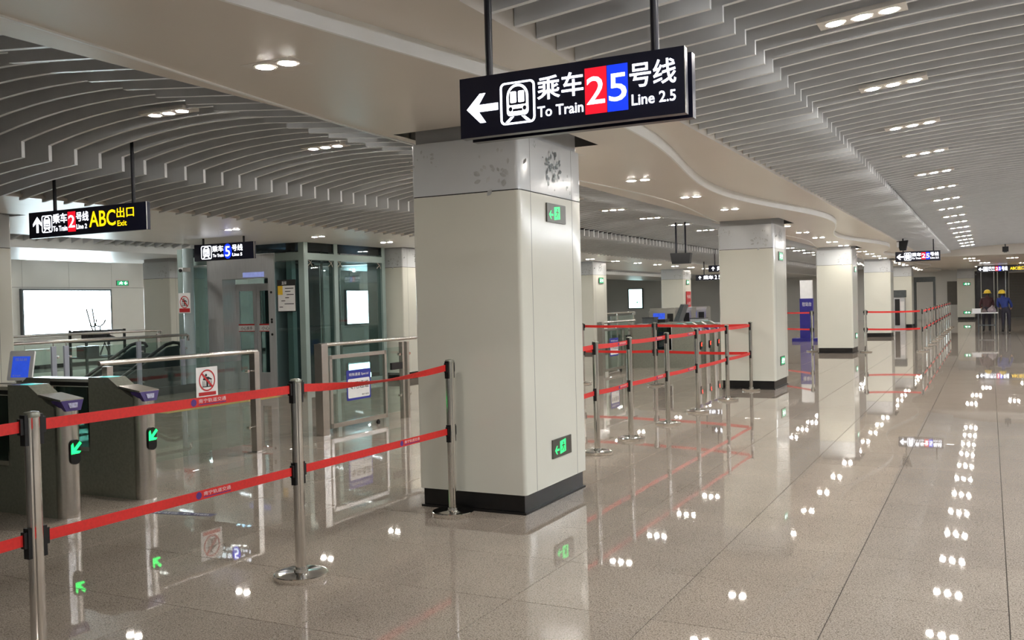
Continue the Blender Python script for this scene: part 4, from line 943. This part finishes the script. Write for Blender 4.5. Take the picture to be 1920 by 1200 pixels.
tbl = thing('folding_table', 'small pale folding table by the two workers', 'table', (-.19, 42.6, 0))
MB().box(-.68, .3, 42.3, 42.95, .79, .83).build('table_top', PAPER, tbl)
for x in (-.42, .2):
    for y in (42.38, 42.87): MB().tube([(x, y, 0), (x, y, .79)], .022, 8).build('leg', GREYEQ, tbl)
MB().box(-.44, .22, 42.6, 42.64, .28, .33).build('stretcher', GREYEQ, tbl)
def lump(name, label, cat, c, r, m_, seed):
    rnd = random.Random(seed); root = thing(name, label, cat, c); mb = MB(); n = 10
    prof = [(.75, 0), (1, .3), (.92, .6), (.6, .85), (.3, .95), (.16, 1.1)]
    vs = []; fs = []
    for i, (a, z) in enumerate(prof):
        for k in range(n):
            q = 1+rnd.uniform(-.12, .12); vs.append((c[0]+r[0]*a*q*math.cos(2*PI*k/n), c[1]+r[1]*a*q*math.sin(2*PI*k/n), c[2]+r[2]*z))
    for i in range(len(prof)-1):
        for k in range(n): fs.append((i*n+k, i*n+(k+1) % n, (i+1)*n+(k+1) % n, (i+1)*n+k))
    fs += [tuple(range(n-1, -1, -1)), tuple(range((len(prof)-1)*n, len(prof)*n))]
    mb.add(vs, fs); mb.build('sack', m_, root, smooth=True); MB().tube([(c[0], c[1], c[2]+r[2]*1.05), (c[0]+.01, c[1], c[2]+r[2]*1.2)], [.02, .045], 8).build('tied_neck', m_, root); return root
lump('plastic_bag', 'pinkish grey bag on the folding table, next to the blue worker', 'bag', (.08, 42.55, .83), (.16, .18, .24), mat('bag_grey', (150, 136, 140), .5, noise=(12, .2)), 2)
lump('plastic_bag', 'smaller grey bag on the folding table between box and bigger bag', 'bag', (-.2, 42.6, .83), (.1, .12, .13), mat('bag_brown', (120, 104, 104), .5, noise=(12, .2)), 4)
wbx = thing('white_box', 'white cardboard box on the left end of the folding table', 'box', (-.48, 42.55, .83)); MB().box(-.64, -.33, 42.4, 42.75, .83, .97).build('carton', PAPER, wbx); MB().box(-.65, -.32, 42.39, 42.76, .97, .99).build('lid', PAPER, wbx)

def person(label, joints, edges, mats, helmet, helmet_m, tagf):
    """One continuous skinned body. joints: name -> ((x,y,z), radius)."""
    names = list(joints); idx = {n: i for i, n in enumerate(names)}
    me = bpy.data.meshes.new('person'); me.from_pydata([joints[n][0] for n in names], [(idx[a], idx[b]) for a, b in edges], [])
    ob = bpy.data.objects.new('person_tmp', me); COL.objects.link(ob)
    sk = ob.modifiers.new('skin', 'SKIN'); ob.modifiers.new('sub', 'SUBSURF').levels = 2
    for n, i in idx.items():
        d = me.skin_vertices[0].data[i]; r = joints[n][1]; d.radius = (r, r) if not isinstance(r, tuple) else r; d.use_root = (n == 'pelvis')
    bpy.context.view_layer.update(); dg = bpy.context.evaluated_depsgraph_get()
    m2 = bpy.data.meshes.new_from_object(ob.evaluated_get(dg)); bpy.data.objects.remove(ob)
    m2.materials.clear()
    for m_ in mats: m2.materials.append(m_)
    for p in m2.polygons:
        c = p.center; best = min(names, key=lambda n: (Vector(joints[n][0])-c).length-(joints[n][1] if not isinstance(joints[n][1], tuple) else joints[n][1][0]))
        p.material_index = tagf(best); p.use_smooth = True
    base = Vector(joints['pelvis'][0]); base.z = 0
    for v_ in m2.vertices: v_.co -= base
    o = bpy.data.objects.new('person', m2); COL.objects.link(o); o.location = base; ORG[o.name] = base
    tag(o, label, 'person', 'workers at the far end')
    hx, hy, hz = helmet
    h_ = MB().lathe([(.125, 0), (.128, .03), (.12, .08), (.09, .125), (.04, .15), (.01, .155)], (hx, hy, hz), 18).build('safety_helmet', helmet_m, o, smooth=True)
    MB().lathe([(.165, -.005), (.165, .006), (.12, .012)], (hx, hy+.02, hz), 18).build('brim', helmet_m, h_, smooth=True)
    return o
SKIN = mat('skin', (190, 150, 126), .6, noise=(20, .05)); HAIR = mat('hair_black', (24, 20, 20), .6, noise=(40, .3)); SHOE = mat('shoe', (30, 28, 30), .5, noise=(30, .2))
YHELM = mat('helmet_yellow', (240, 205, 50), .35, noise=(10, .03))
def figure(px, py, lean, hgt, yaw_sign, armf):
    """Standing figure seen from behind, leaning by `lean` in x, arms reaching forward (+y)."""
    s = hgt/1.72
    def q(x, y, z): return (px+(x+lean*max(0, z-.9))*s, py+y*s, z*s)
    J = {'pelvis': (q(0, 0, .95), (.155, .11)), 'belly': (q(0, .01, 1.1), (.15, .11)), 'chest': (q(0, .03, 1.3), (.19, .12)), 'neckbase': (q(0, .05, 1.42), (.12, .09)), 'neck': (q(0, .07, 1.49), .055),
         'head': (q(0, .1, 1.58), .088), 'crown': (q(0, .1, 1.66), .08),
         'shL': (q(-.19, .03, 1.37), .07), 'elL': (q(-.25, .1, 1.1), .055), 'wrL': (q(-.18, .1+armf, 1.0), .036), 'haL': (q(-.16, .16+armf, .98), .036), 'fiL': (q(-.15, .24+armf, .97), .018),
         'shR': (q(.19, .03, 1.37), .07), 'elR': (q(.25, .08, 1.1), .055), 'wrR': (q(.2, .06+armf, .98), .036), 'haR': (q(.19, .12+armf, .96), .036), 'fiR': (q(.18, .2+armf, .95), .018),
         'hipL': (q(-.1, 0, .88), .1), 'knL': (q(-.11, .02, .5), .07), 'anL': (q(-.11, -.02, .1), .05), 'toL': (q(-.12, .14, .045), .042), 'heL': (q(-.11, -.06, .05), .042),
         'hipR': (q(.1, 0, .88), .1), 'knR': (q(.11, .02, .5), .07), 'anR': (q(.12, -.02, .1), .05), 'toR': (q(.13, .14, .045), .042), 'heR': (q(.12, -.06, .05), .042)}
    J = {k: (p, tuple(x*s for x in r) if isinstance(r, tuple) else r*s) for k, (p, r) in J.items()}
    Ed = [('pelvis', 'belly'), ('belly', 'chest'), ('chest', 'neckbase'), ('neckbase', 'neck'), ('neck', 'head'), ('head', 'crown'), ('chest', 'shL'), ('shL', 'elL'), ('elL', 'wrL'), ('wrL', 'haL'), ('haL', 'fiL'),
          ('chest', 'shR'), ('shR', 'elR'), ('elR', 'wrR'), ('wrR', 'haR'), ('haR', 'fiR'), ('pelvis', 'hipL'), ('hipL', 'knL'), ('knL', 'anL'), ('anL', 'toL'), ('anL', 'heL'), ('pelvis', 'hipR'), ('hipR', 'knR'), ('knR', 'anR'), ('anR', 'toR'), ('anR', 'heR')]
    return J, Ed, q(0, .09, 1.605)
def region(n):
    if n in ('belly', 'chest', 'neckbase', 'shL', 'elL', 'shR', 'elR'): return 0
    if n in ('pelvis', 'hipL', 'hipR', 'knL', 'knR'): return 1
    if n in ('toL', 'toR', 'heL', 'heR', 'anL', 'anR'): return 3
    if n in ('head', 'crown'): return 4
    return 2
TROU = mat('trousers_dark', (40, 38, 50), .7, noise=(20, .15))
J, Ed, hp = figure(.58, 42.75, -.2, 1.70, 1, .16)
person('worker in blue jacket and yellow helmet standing beside the folding table', J, Ed, [mat('jacket_blue', (36, 54, 122), .7, noise=(14, .12)), TROU, SKIN, SHOE, HAIR], hp, YHELM, region)
J, Ed, hp = figure(-.13, 43.5, .06, 1.72, 1, .12)
person('worker in dark maroon jacket and yellow helmet behind the folding table', J, Ed, [mat('jacket_maroon', (70, 40, 44), .7, noise=(14, .12)), TROU, SKIN, SHOE, HAIR], hp, YHELM, region)
